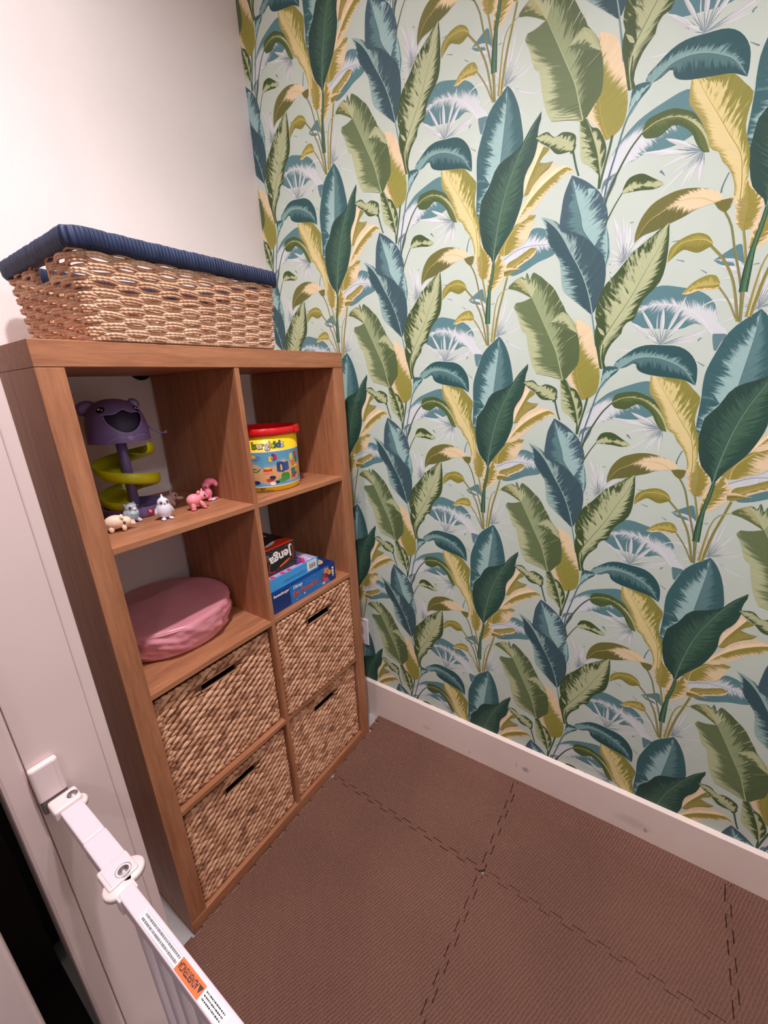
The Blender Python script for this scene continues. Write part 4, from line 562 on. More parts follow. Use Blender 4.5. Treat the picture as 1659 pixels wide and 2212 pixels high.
# baseboards
BBH, BBT = .1708, .0130
def right_board():
    b = bmesh.new(); y0, y1 = YB-UMAX, YB
    prof = [(0, 0), (BBT, 0), (BBT, BBH-.001), (BBT-.001, BBH), (0, .1762)]
    a = [[b.verts.new((wx(y)-d, y, z)) for d, z in prof] for y in (y0, y1)]
    n = len(prof)
    for i in range(n): b.faces.new((a[0][i], a[0][(i+1) % n], a[1][(i+1) % n], a[1][i]))
    b.faces.new(a[0]); b.faces.new(list(reversed(a[1])))
    return b
def mat_board():
    m, nt, b = new_mat('scuffed_baseboard_paint')
    col = ramp(nt, noise(nt, coord(nt), 9, 4), [(.3, lin4((238, 221, 213))), (.7, lin4((243, 228, 220)))])
    tc = N(nt, 'ShaderNodeTexCoord')
    for (u, z, ru, rz, s) in ((1.003, .092, .014, .011, .55), (.972, .096, .003, .012, .4), (1.353, .076, .006, .008, .6), (1.32, .085, .05, .02, .22), (.62, .07, .02, .012, .2), (.80, .05, .004, .01, .3)):
        sub = N(nt, 'ShaderNodeVectorMath', operation='SUBTRACT'); sub.inputs[1].default_value = (XW-.013, YB-u, z)
        nt.links.new(tc.outputs['Object'], sub.inputs[0])
        mu = N(nt, 'ShaderNodeVectorMath', operation='MULTIPLY'); mu.inputs[1].default_value = (0, 1/ru, 1/rz); nt.links.new(sub.outputs[0], mu.inputs[0])
        le = N(nt, 'ShaderNodeVectorMath', operation='LENGTH'); nt.links.new(mu.outputs[0], le.inputs[0])
        nz = N(nt, 'ShaderNodeMath', operation='MULTIPLY_ADD'); nt.links.new(noise(nt, coord(nt), 160, 3), nz.inputs[0]); nz.inputs[1].default_value = 1.2; nt.links.new(le.outputs['Value'], nz.inputs[2])
        mr = N(nt, 'ShaderNodeMapRange'); mr.inputs['From Min'].default_value = 1.0; mr.inputs['From Max'].default_value = 1.75; mr.inputs['To Min'].default_value = s; mr.inputs['To Max'].default_value = 0
        nt.links.new(nz.outputs[0], mr.inputs['Value'])
        mx = N(nt, 'ShaderNodeMix', data_type='RGBA'); nt.links.new(mr.outputs[0], mx.inputs[0]); nt.links.new(col, mx.inputs[6]); mx.inputs[7].default_value = lin4((120, 104, 104))
        col = mx.outputs[2]
    nt.links.new(col, b.inputs['Base Color']); b.inputs['Roughness'].default_value = .38
    return m
struct('baseboard_right', right_board(), mat_board())
struct('baseboard_back', bx(LX1, wx(YB)-BBT, YB-BBT, YB, 0, .172), M_base, bevel=.001)

# ------------------------------------------------------------------ foam floor tiles
def teeth(p, q, per=.0582, amp=.0125, phase=0, base=0, out=None):
    """points from p to q with jigsaw teeth to the left of travel"""
    p, q = Vector(p), Vector(q); d = (q-p); Ln = d.length; d.normalize(); nrm = Vector((-d.y, d.x))
    k = max(1, round(Ln/per)); s = Ln/k; pts = []
    for i in range(k):
        a = i*s
        hi, lo = (amp/2, -amp/2)
        seqs = ((a, lo), (a+.25*s, lo), (a+.22*s, hi), (a+.78*s, hi), (a+.75*s, lo))
        for t, o in seqs: pts.append(p+d*t+nrm*(o+base))
    pts.append(q+nrm*(-amp/2+base))
    return [(v.x, v.y) for v in pts]
def lift(x, y):
    """the mats ride up against the right baseboard"""
    k = min(1, max(0, (x-.80)/.066)); k = k*k*(3-2*k)
    t = min(1, max(0, (-y-.02)/.85))
    return k*(.004*t+.0225*t**.8)
G = .0018
XA, XB, XC = -.052, .545, .8664
YA, YB_, YC, YD_ = -.0075, -.578, -1.151, -1.73
def tile(outline, label, group='brown foam floor tiles'):
    bm = bmesh.new()
    vs = [bm.verts.new((x, y, 0)) for x, y in outline]
    f = bm.faces.new(vs)
    if f.normal.z < 0: f.normal_flip()
    xs = [p[0] for p in outline]; ys = [p[1] for p in outline]
    if max(xs) > .8:
        for x in (.80, .815, .83, .84, .85, .86): bmesh.ops.bisect_plane(bm, geom=bm.verts[:]+bm.edges[:]+bm.faces[:], plane_co=(x, 0, 0), plane_no=(1, 0, 0))
        for k in range(1, 10):
            y = min(ys)+(max(ys)-min(ys))*k/10; bmesh.ops.bisect_plane(bm, geom=bm.verts[:]+bm.edges[:]+bm.faces[:], plane_co=(0, y, 0), plane_no=(0, 1, 0))
    r = bmesh.ops.extrude_face_region(bm, geom=bm.faces[:])
    top = [g for g in r['geom'] if isinstance(g, bmesh.types.BMVert)]
    for v in top: v.co.z = .012
    for v in bm.verts:
        h = lift(v.co.x, v.co.y)
        if v.co.z > .005: v.co.z += h
        else: v.co.z += max(0, h-.001)
    c = Vector((sum(xs)/len(xs), sum(ys)/len(ys), 0))
    bmesh.ops.translate(bm, verts=bm.verts, vec=-c)
    o = obj('foam_mat_tile', bm, M_foam, bevel=.0012); o.location = c
    tag(o, label, 'floor mat', group)
    return o
ymin = lambda: 0
def seamx(x, y0, y1, s, shift=0): return teeth((x+shift, y0), (x+shift, y1))
# vertical seam at XB, horizontal seams at YB_, YC ; teeth shared by neighbours
def vseam(y0, y1): return teeth((XB, y0), (XB, y1))                 # going -Y, left is +X
def hseam(x0, x1, y): return teeth((x0, y), (x1, y))                # going +X, left is +Y
def shift(pts, dx=0, dy=0): return [(x+dx, y+dy) for x, y in pts]
def rev(p): return list(reversed(p))
g = G/2
def trow(ya, yb, top_l, top_r, la, lb):
    vs = vseam(ya-.0072, yb+.0072)
    # left tile: top (XA->XB), right side down, bottom back, left side
    L_ = top_l+shift(vs, -g)+(shift(rev(hseam(XA, XB-.0068, yb)), 0, g))+[]
    R_ = top_r+[(XC, ya-.012), (XC, yb+.004)]+shift(rev(hseam(XB+.0068, XC, yb)), 0, g)+shift(rev(vs), g)
    tile(L_, la); tile(R_, lb)
topL = shift(teeth((XA, YA), (XB-.0068, YA), amp=.007), 0, .0034)
topR = shift(teeth((XB+.0068, YA), (.788, YA), amp=.007), 0, .0034)+[(.7885, -.0075), (.797, -.0075), (.7935, .0085), (.829, .0085), (.826, -.0065), (.8405, -.0065), (.8385, .0115), (XC, .0115)]
trow(YA, YB_, topL, topR, 'brown textured foam mat tile lying along the foot of the cube shelf', 'brown textured foam mat tile in the corner between shelf and leafy wall')
trow(YB_, YC, shift(hseam(XA, XB-.0068, YB_), 0, -g), shift(hseam(XB+.0068, XC, YB_), 0, -g),
     'brown textured foam mat tile nearest the baby gate at the bottom of the picture', 'brown textured foam mat tile along the middle of the white baseboard')
tile(shift(hseam(XB+.0068, XC, YC), 0, -g)+[(XC, YC-.012), (XC, YD_), (XB+.0, YD_), (XB, YC-.012)], 'brown textured foam mat tile nearest the camera at the right end of the baseboard')
tile(shift(hseam(XA, XB-.0068, YC), 0, -g)+[(XB-.0006, YC-.012), (XB-.0006, YD_), (XA, YD_)], 'brown textured foam mat tile cut off by the bottom edge of the picture')

# ------------------------------------------------------------------ shelf unit
shelf = empty('cube_shelf_unit', (W_/2, D_/2, 0), 'tall oak-look cube shelf unit two wide and four high, against the white wall', 'shelf')
bv = .0012
part('top_panel', bx(0, W_, 0, D_, H_-TO, H_), M_woodx, shelf, bevel=bv)
part('bottom_panel', bx(0, W_, 0, D_, 0, TO), M_woodx, shelf, bevel=bv)
g0 = .0004
for x0, x1 in ((0, TO), (XR, W_)): part('side_panel', bx(x0, x1, .0006, D_, TO+g0, H_-TO-g0), M_woodz, shelf, bevel=bv)
for zt in (Z1, Z2, Z3): part('shelf_board', bx(TO, XR, .001, D_, zt-TI, zt), M_woodx, shelf, bevel=.0006)
for z0, z1 in ((TO, Z3-TI), (Z3, Z2-TI), (Z2, Z1-TI), (Z1, H_-TO)): part('divider', bx(XD, XD+TI, .001, D_, z0+.0002, z1-.0002), M_woodz, shelf, bevel=.0006)
bm = bmesh.new(); tube(bm, [(XR-.0006, .1293+.0042*math.cos(a*PI/8), .9788+.0042*math.sin(a*PI/8)) for a in range(16)], .0011, 6, closed=True)
part('cam_lock_ring', bm, M_steel, shelf)
# dark round pad on the wall behind the top-left opening
bm = bmesh.new()
lathe(bm, [(0, 0), (.028, 0), (.031, .003), (.031, .009), (.028, .0115), (0, .0115)], u=40)
bmesh.ops.transform(bm, matrix=Matrix.Translation((.3625, YB-.0001, 1.4415))@Matrix.Rotation(PI/2, 4, 'X'), verts=bm.verts)
o = obj('wall_bumper', bm, M_dark); tag(o, 'black round pad on the wall behind the top-left opening of the shelf', 'wall pad')

# ------------------------------------------------------------------ woven drawers
def drawer(x0, x1, z0, z1, label, seed, hole, yf=.012):
    rnd = random.Random(seed)
    root = empty('storage_basket', ((x0+x1)/2, (yf+.36)/2, z0), label, 'basket', 'woven storage baskets in the lower cubes')
    hx0, hx1, hz0, hz1 = hole
    t = .008
    bm = bmesh.new()
    yb = .365
    box(bm, x0, x0+t, yf+t, yb, z0, z1); box(bm, x1-t, x1, yf+t, yb, z0, z1); box(bm, x0+t, x1-t, yb-t, yb, z0, z1); box(bm, x0+t, x1-t, yf+t, yb-t, z0, z0+t)
    part('body', bm, M_dark, root)  # body coloured near-black for the dark inside behind the handle hole
    bm = bmesh.new()
    for a in ((x0, hx0, z0, z1), (hx1, x1, z0, z1), (hx0, hx1, z0, hz0), (hx0, hx1, hz1, z1)): box(bm, a[0], a[1], yf+.002, yf+t, a[2], a[3])
    part('front_backing', bm, M_hyab, root)
    # bulges of the weave, over one stake and under the next
    bm = bmesh.new(); uvl = bm.loops.layers.uv.new('UVMap')
    nc = 20; px = (x1-x0)/nc; pz = .0100; nr = int((z1-z0-.006)/pz)
    for r in range(nr):
        z = z0+.006+pz*(r+.5)
        for c in range(-1, nc):
            if (r+c) % 2: continue
            xa = x0+px*(c+1); w = px*1.04
            xa += rnd.uniform(-.0012, .0012); zz = z+rnd.uniform(-.0008, .0008)
            l, rr_ = max(xa-w, x0+.001), min(xa+w, x1-.001)
            cx = (l+rr_)/2; hw = (rr_-l)/2
            if hw < px*.3: continue
            if cx+hw > hx0-.001 and cx-hw < hx1+.001 and zz > hz0-.0075 and zz < hz1+.0075:
                if zz > hz0-.005 and zz < hz1+.005 and cx+hw*.6 > hx0 and cx-hw*.6 < hx1: continue
                ellipsoid(bm, (cx, yf+.003, zz+(.0022 if zz > hz1 else -.0022 if zz < hz0 else 0)), (hw*.9, .004, .0036), None, 8, 6); continue
            rot = Matrix.Rotation(-rnd.uniform(.26, .46), 3, 'Y')@Matrix.Rotation(rnd.uniform(-.5, .5), 3, 'X')
            ellipsoid(bm, (cx, yf+.0015, zz), (hw*1.05, .0062+rnd.uniform(-.0008, .001), .0062+rnd.uniform(-.0008, .0008)), rot, 8, 6)
    part('woven_front', bm, M_hya, root)
    # braided edges
    bm = bmesh.new(); uvl = bm.loops.layers.uv.new('UVMap')
    def edge(p, q, step=.016):
        p, q = Vector(p), Vector(q); n = max(2, int((q-p).length/step))
        for i in range(n):
            c = p.lerp(q, (i+.5)/n); d = (q-p).normalized()
            rot = Matrix.Rotation(-math.atan2(d.z, d.x)+rnd.uniform(.25, .5), 3, 'Y')
            ellipsoid(bm, c, (step*.68, .0052, .0055), rot, 8, 6)
    e = .004
    edge((x0+e, yf+.001, z1-e), (x1-e, yf+.001, z1-e)); edge((x0+e, yf+.001, z0+e), (x1-e, yf+.001, z0+e))
    edge((x0+e, yf+.001, z0+e), (x0+e, yf+.001, z1-e)); edge((x1-e, yf+.001, z0+e), (x1-e, yf+.001, z1-e))
    part('braided_edge', bm, M_hya, root)
    bm = bmesh.new(); uvl = bm.loops.layers.uv.new('UVMap')
    tube(bm, [(hx0-.001, yf+.001, hz0-.001), (hx1+.001, yf+.001, hz0-.001), (hx1+.001, yf+.001, hz1+.001), (hx0-.001, yf+.001, hz1+.001)], .0022, 6, closed=True, uvl=uvl)
    part('handle_edging', bm, M_hya, root)
gp = .006
drawer(TO+gp, XD-gp, Z3+.003, .7045, 'woven basket under the pink cushion, in the left column', 1, (.1645, .2627, .653, .6727), .020)
drawer(XD+TI+gp-.002, XR-gp, Z3+.003, .7195, 'woven basket under the board games, in the right column', 2, (.5235, .6200, .650, .672), .003)
drawer(TO+gp, XD-gp, TO+.003, Z3-TI-.022, 'woven basket in the bottom row, nearest the baby gate', 3, (.168, .2625, .3055, .329), .015)
drawer(XD+TI+gp, XR-gp, TO+.003, Z3-TI-.020, 'woven basket in the bottom row, nearest the leafy wallpaper', 4, (.5205, .615, .3045, .328), .015)

# ------------------------------------------------------------------ seagrass basket on top
def top_basket():
    root = empty('seagrass_basket', (.312, .15, H_), 'large seagrass basket with navy wrapped rim, on top of the shelf unit', 'basket')
    zb, zt = H_+.004, 1.615
    bx0, bx1, by0, by1 = .1045, .519, .004, .292
    fx0, fx1, fy0, fy1 = .094, .526, -.012, .306
    def corner_loop(t, rad=.016, ds=.0072):
        x0, x1 = bx0+(fx0-bx0)*t, bx1+(fx1-bx1)*t; y0, y1 = by0+(fy0-by0)*t, by1+(fy1-by1)*t
        return x0, x1, y0, y1, rad
    def at(s, t, off=0):
        x0, x1, y0, y1, r = corner_loop(t); w, d = x1-x0-2*r, y1-y0-2*r; q = PI*r/2
        segs = (w, q, d, q, w, q, d, q); per = sum(segs); s = (s % 1.0)*per
        k = 0
        while k < 7 and s > segs[k]: s -= segs[k]; k += 1
        if k == 0: p, n = (x0+r+s, y0), (0, -1)
        elif k == 2: p, n = (x1, y0+r+s), (1, 0)
        elif k == 4: p, n = (x1-r-s, y1), (0, 1)
        elif k == 6: p, n = (x0, y1-r-s), (-1, 0)
        else:
            c = {1: (x1-r, y0+r, -PI/2), 3: (x1-r, y1-r, 0), 5: (x0+r, y1-r, PI/2), 7: (x0+r, y0+r, PI)}[k]
            a = c[2]+s/r; n = (math.cos(a), math.sin(a)); p = (c[0]+r*n[0], c[1]+r*n[1])
        return (p[0]+n[0]*off, p[1]+n[1]*off), k
    nst = 36
    rows = 16; NS = nst*6
    # handle gaps: left and right sides, above z 1.577
    def gap(p, z): return z > 1.5765 and (p[0] < .12 or p[0] > .50) and .108 < p[1] < .162
    bm = bmesh.new(); uvl = bm.loops.layers.uv.new('UVMap')
    rnd = random.Random(5)
    for r in range(rows):
        for h in (0, 1):
            t0 = (r+.26+.50*h)/rows
            run = []; runs = []
            for i in range(NS+1):
                s = i/NS
                ph = PI*(s*nst)+PI*r
                wob = .0009*math.sin(s*61+r*2.1+h)+.0007*math.sin(s*131+r*5)
                top = max(0, (r-rows+1.2)/1.2)*.0012*(1+math.sin(s*nst*PI*.5))
                t = t0; z = zb+(zt-zb)*t+wob+.0012*math.sin(ph)-top
                p, k = at(s, t, .0038*math.sin(ph)+.001)
                if gap(p, z):
                    if len(run) > 2: runs.append(run)
                    run = []
                else: run.append((p[0], p[1], z))
            if len(run) > 2: runs.append(run)
            for q in runs:
                cl = len(runs) == 1
                tube(bm, q[:-1] if cl else q, .0030, 6, closed=cl, uvl=uvl)
    for e in range(2):                                           # twisted base cord
        tube(bm, [(*at(i/NS, 0, .002)[0], zb+.0005+.002*e) for i in range(NS)], .0030, 6, closed=True, uvl=uvl)
    part('woven_side', bm, M_sea, root)
    bm = bmesh.new(); uvl = bm.loops.layers.uv.new('UVMap')
    for i in range(nst):
        s = (i+.0)/nst
        q = []
        for k in range(7):
            t = k/6*1.0; p, _ = at(s, t, 0); z = zb+(zt-zb)*t
            if gap(p, z+.006): continue
            q.append((p[0], p[1], z))
        tube(bm, q, .0032, 6, uvl=uvl)
        if len(q) == 7:
            p, _ = at(s, 1, .004); tube(bm, [(p[0], p[1], zt-.002), (p[0], p[1], zt+.006), (p[0], p[1]+.001, zt+.009)], .0022, 6, uvl=uvl)
    part('stake', bm, M_sea, root)
    # handle edging cords
    bm = bmesh.new(); uvl = bm.loops.layers.uv.new('UVMap')
    for X in (.0965, .5235):
        tube(bm, [(X, .106, 1.614), (X, .106, 1.575), (X, .164, 1.575), (X, .164, 1.614)], .0042, 6, uvl=uvl)
    part('handle_edging', bm, M_sea, root)
    part('bottom', bx(bx0+.006, bx1-.006, by0+.006, by1-.006, H_+.001, H_+.005), M_sea, root)
    # rim: rounded band wrapped in cord
    bm = bmesh.new(); uvl = bm.loops.layers.uv.new('UVMap')
    n = 220; zc = 1.6240; hh = .0170; ww = .0135
    prof = []
    for k in range(12):
        a = 2*PI*k/12; c_, s_ = math.cos(a), math.sin(a)
        prof.append((ww*math.copysign(abs(c_)**.6, c_), hh*math.copysign(abs(s_)**.6, s_)))
    rings = []
    for i in range(n):
        rr = []
        j = rnd.uniform(-.0006, .0006)
        for (o_, z_) in prof:
            p, _ = at(i/n, 1.04, o_*(1+j*40)+j*.5); rr.append(bm.verts.new((p[0], p[1], zc+z_+j)))
        rings.append(rr)
    for i in range(n):
        A, B = rings[i], rings[(i+1) % n]
        for k in range(12):
            f = bm.faces.new((A[k], A[(k+1) % 12], B[(k+1) % 12], B[k])); f.smooth = True
            for lp, uv in zip(f.loops, ((i*.0066, k/12), (i*.0066, (k+1)/12), (i*.0066+.0066, (k+1)/12), (i*.0066+.0066, k/12))): lp[uvl].uv = uv
    part('wrapped_rim', bm, M_navy, root)
top_basket()
# ------------------------------------------------------------------ baby gate
def gate():
    root = empty('baby_gate', (-.165, -.55, 0), 'white metal baby gate across the doorway with an orange warning sticker on its rail', 'baby gate')
    # wall mount on the jamb
    bm = bmesh.new()
    box(bm, -.188, -.1495, JY-.0135, JY-.0002, .752, .8185); o = part('wall_mount', bm, M_gatep, root, bevel=.004)
    part('mount_ridge', bx(-.1565, -.1545, JY-.0142, JY-.013, .760, .815), M_gatep, o)
    part('rubber_pad', bx(-.1865, -.150, JY-.0125, JY-.0005, .727, .7515), M_grey, root, bevel=.003)
    o = part('pivot_bracket', bx(-.181, -.141, JY-.046, JY-.012, .730, .7495), M_gatep, root, bevel=.004)
    bm = bmesh.new(); lathe(bm, [(.0, .7510), (.0035, .7508), (.0045, .7502), (.007, .7505), (.0078, .7495), (.0078, .7485), (0, .7485)], (-.1505, JY-.030), 20)
    part('screw', bm, M_steel, o)
    def disc(cx, cy, r, z0, z1, flat=None):
        b = bmesh.new(); lathe(b, [(0, z0), (r, z0), (r, z1-.002), (r-.002, z1), (0, z1)], (cx, cy), 40); return b
    part('pivot_plate', disc(-.152, JY-.042, .0165, .734, .7425), M_gatep, root)
    ZR = .7455
    part('fold_arm', bx(-.1745, -.1445, -.232, JY-.046, .7225, ZR), M_gate, root, bevel=.0025)
    part('fold_arm_sleeve', bx(-.1752, -.1438, -.302, -.2325, .7215, ZR+.0007), M_gate, root, bevel=.0025)
    # middle hinge
    h = part('hinge_block', bx(-.1820, -.1430, -.3345, -.2950, .733, .7482), M_gatep, root, bevel=.003)
    part('hinge_cover', bx(-.1775, -.1475, -.3315, -.3000, .7480, .7494), M_gate, h, bevel=.0006)
    bm = bmesh.new(); lathe(bm, [(0, .7508), (.003, .7506), (.0075, .7492), (.0092, .7494), (.0098, .7497), (.0098, .7480), (0, .7480)], (-.1585, -.3235), 28); part('screw', bm, M_steel, h)
    part('hinge_plate', disc(-.1705, -.331, .0180, .736, .7445), M_gatep, root); part('hinge_plate', disc(-.1515, -.324, .0180, .736, .7445), M_gatep, root)
    Y1 = -1.005
    rail = part('top_rail', bx(-.1768, -.1572, Y1, -.345, .7205, ZR), M_gate, root, bevel=.002)
    part('rail_end_cap', bx(-.1795, -.1548, -.3555, -.3405, .7175, ZR-.0015), M_gatep, root, bevel=.002)
    part('bottom_rail', bx(-.1768, -.1572, Y1, -.352, .045, .070), M_gate, root, bevel=.002)
    part('fold_arm', bx(-.1745, -.1445, -.352, JY-.02, .047, .068), M_gate, root, bevel=.002)
    y = -.3635; i = 0
    while y > Y1:
        bm = bmesh.new()
        w = .011 if i else .009
        box(bm, -.167-.006, -.167+.006, y-w/2, y+w/2, .069, .7215); part('upright_bar', bm, M_gate, root, bevel=.002); y -= .046; i += 1
    # latch-side post
    # stickers
    def dash_lines(ya, yb, xs, seed, hgt):
        rnd = random.Random(seed); b = bmesh.new()
        for x in xs:
            y = ya
            while y > yb:
                l = rnd.uniform(.0010, .0030)
                box(b, x-hgt/2, x+hgt/2, max(y-l, yb), y, ZR+.00035, ZR+.00055); y -= l+rnd.uniform(.0004, .0011)
        return b
    st = part('sticker', bx(-.1750, -.1622, -.478, -.394, ZR+.0001, ZR+.0003), M_label, rail)
    part('fine_print', dash_lines(-.399, -.476, (-.1658, -.1708), 3, .0026), M_print, st)
    bm = bmesh.new()
    for x in (-.1744, -.1628): box(bm, x-.00015, x+.00015, -.477, -.396, ZR+.0003, ZR+.0005)
    box(bm, -.1744, -.1628, -.3963, -.396, ZR+.0003, ZR+.0005)
    part('sticker_border', bm, M_print, st)
    st2 = part('warning_sticker', bx(-.1752, -.1626, -.524, -.4785, ZR+.0001, ZR+.0004), M_orange, rail)
    M = frame((-.1655, -.5155, ZR+.00045), (0, 1, 0), (-1, 0, 0))
    bm = text_bm('ADVERTENCIA', .0095, M, .0002, .0002, .0355)
    tri = [(-.0075, 0), (-.0005, 0), (-.004, .0064)]
    prism(bm, tri, M, .0002)
    part('lettering', bm, M_black, st2)
    st3 = part('sticker', bx(-.1752, -.1626, -.565, -.5245, ZR+.0001, ZR+.0003), M_label, rail)
    part('fine_print', dash_lines(-.5275, -.560, (-.1650, -.1682, -.1714), 9, .0013), M_black, st3)
    part('fine_print', dash_lines(-.574, -.596, (-.165, -.1685, -.172), 11, .0016), M_black, rail)
gate()

# ------------------------------------------------------------------ outlet on the leafy wall
def outlet():
    u0, u1, z0, z1 = .2815, .354, .3465, .466
    y0, y1 = YB-u1, YB-u0; ym = (y0+y1)/2
    root = empty('wall_outlet', (wx(ym)-.002, ym, (z0+z1)/2), 'white double wall outlet half hidden behind the shelf edge', 'outlet')
    part('cover_plate', bx(wx(ym)-.0085, wx(ym)-.0022, y0, y1, z0, z1), M_label, root, bevel=.002)
    for z in (.377, .4355):
        bm = bmesh.new(); lathe(bm, [(0, 0), (.0165, 0), (.0172, .001), (.0172, .0035), (0, .0035)], u=28)
        for v in bm.verts: v.co.y = max(-.0145, min(.0145, v.co.y))
        bmesh.ops.transform(bm, matrix=Matrix.Translation((wx(ym)-.0083, ym, z))@Matrix.Rotation(-PI/2, 4, 'Y'), verts=bm.verts)
        s = part('socket_face', bm, M_trim, root)
        bm = bmesh.new()
        for dy in (-.006, .006): box(bm, wx(ym)-.0120, wx(ym)-.0117, ym+dy-.0011, ym+dy+.0011, z-.001, z+.0075)
        part('socket_slot', bm, M_black, s)
outlet()

# ------------------------------------------------------------------ pink cushion
def cushion():
    cx, cy, R, z0, t = .2135, .222, .168, Z2, .083
    bm = bmesh.new(); nu, nv = 160, 44
    from mathutils import noise as mn
    rows = []
    for i in range(nv+1):
        f = i/nv; row = []
        for k in range(nu):
            a = 2*PI*k/nu; c_, s_ = math.cos(a), math.sin(a)
            # profile: flat bottom, leaning side, rounded top edge
            if f < .22: r = R*.90*(f/.22); z = .003
            elif f < .68:
                g_ = (f-.22)/.46; r = R*(.90+.10*math.sin(min(1, g_*1.25)*PI/2)); z = .003+(t-.012)*g_
                if g_ > .85: r -= R*.012*((g_-.85)/.15)
            else:
                g_ = (f-.68)/.32; e = min(1, g_/.18); r = R*(.988-.05*e*e)*(1-max(0, (g_-.18)/.82)) if g_ > .18 else R*(.988-.05*e*e)
                z = t-.009+.009*math.sin(e*PI/2)+.004*max(0, g_-.18)
            side = max(0, min(1, (f-.24)/.06))*max(0, min(1, (.72-f)/.06))
            w = mn.noise(Vector((a*5.5+f*7, f*6.5-a*2.2, 2.0)))*.006+mn.noise(Vector((a*13+f*15, f*8-a*3, 7)))*.003+.0022*math.sin(a*9+f*16)
            w2 = mn.noise(Vector((c_*r*9, s_*r*9, 3)))*.003
            rr = r+side*w
            zz = z+(w2 if f > .7 else 0)+side*.002*mn.noise(Vector((a*3, f*4, 9)))
            row.append(bm.verts.new((cx+rr*c_, cy+rr*s_, z0+zz)) if 0 < i < nv else None)
        if i == 0: row = [bm.verts.new((cx, cy, z0+.003))]
        if i == nv: row = [bm.verts.new((cx, cy, z0+t+.003))]
        rows.append(row)
    for A, B in zip(rows, rows[1:]):
        for k in range(nu):
            k2 = (k+1) % nu
            f = bm.faces.new((A[0], B[k2], B[k])) if len(A) == 1 else bm.faces.new((A[k], A[k2], B[0])) if len(B) == 1 else bm.faces.new((A[k], A[k2], B[k2], B[k]))
            f.smooth = True
    for v in bm.verts:                                            # squeezed between side panel and divider
        v.co.x = max(TO+.003, min(XD-.003, v.co.x)); v.co.y = min(YB-.006, v.co.y)
    m, nt, b = new_mat('pink_vinyl')
    b.inputs['Base Color'].default_value = lin4((214, 140, 152)); b.inputs['Roughness'].default_value = .3; b.inputs['Specular IOR Level'].default_value = .5
    nt.links.new(ramp(nt, noise(nt, coord(nt), 12, 3), [(.3, lin4((208, 132, 145))), (.7, lin4((218, 146, 157)))]), b.inputs['Base Color'])
    mp = noise(nt, coord(nt, 'Object', (16, 16, 40), (.2, .1, .5)), 1, 3)
    bump(nt, b, mp, .004, .35)
    root = empty('round_cushion', (cx, cy, z0), 'round shiny pink vinyl cushion squeezed into the left cube above the baskets', 'cushion')
    part('cover', bm, m, root)
    bm = bmesh.new()
    tube(bm, [(max(TO+.0055, min(XD-.0055, cx+R*.975*math.cos(a*PI/60))), min(YB-.008, cy+R*.975*math.sin(a*PI/60)), z0+t-.0075) for a in range(120)], .0022, 6, closed=True)
    part('seam_piping', bm, m, root)
cushion()

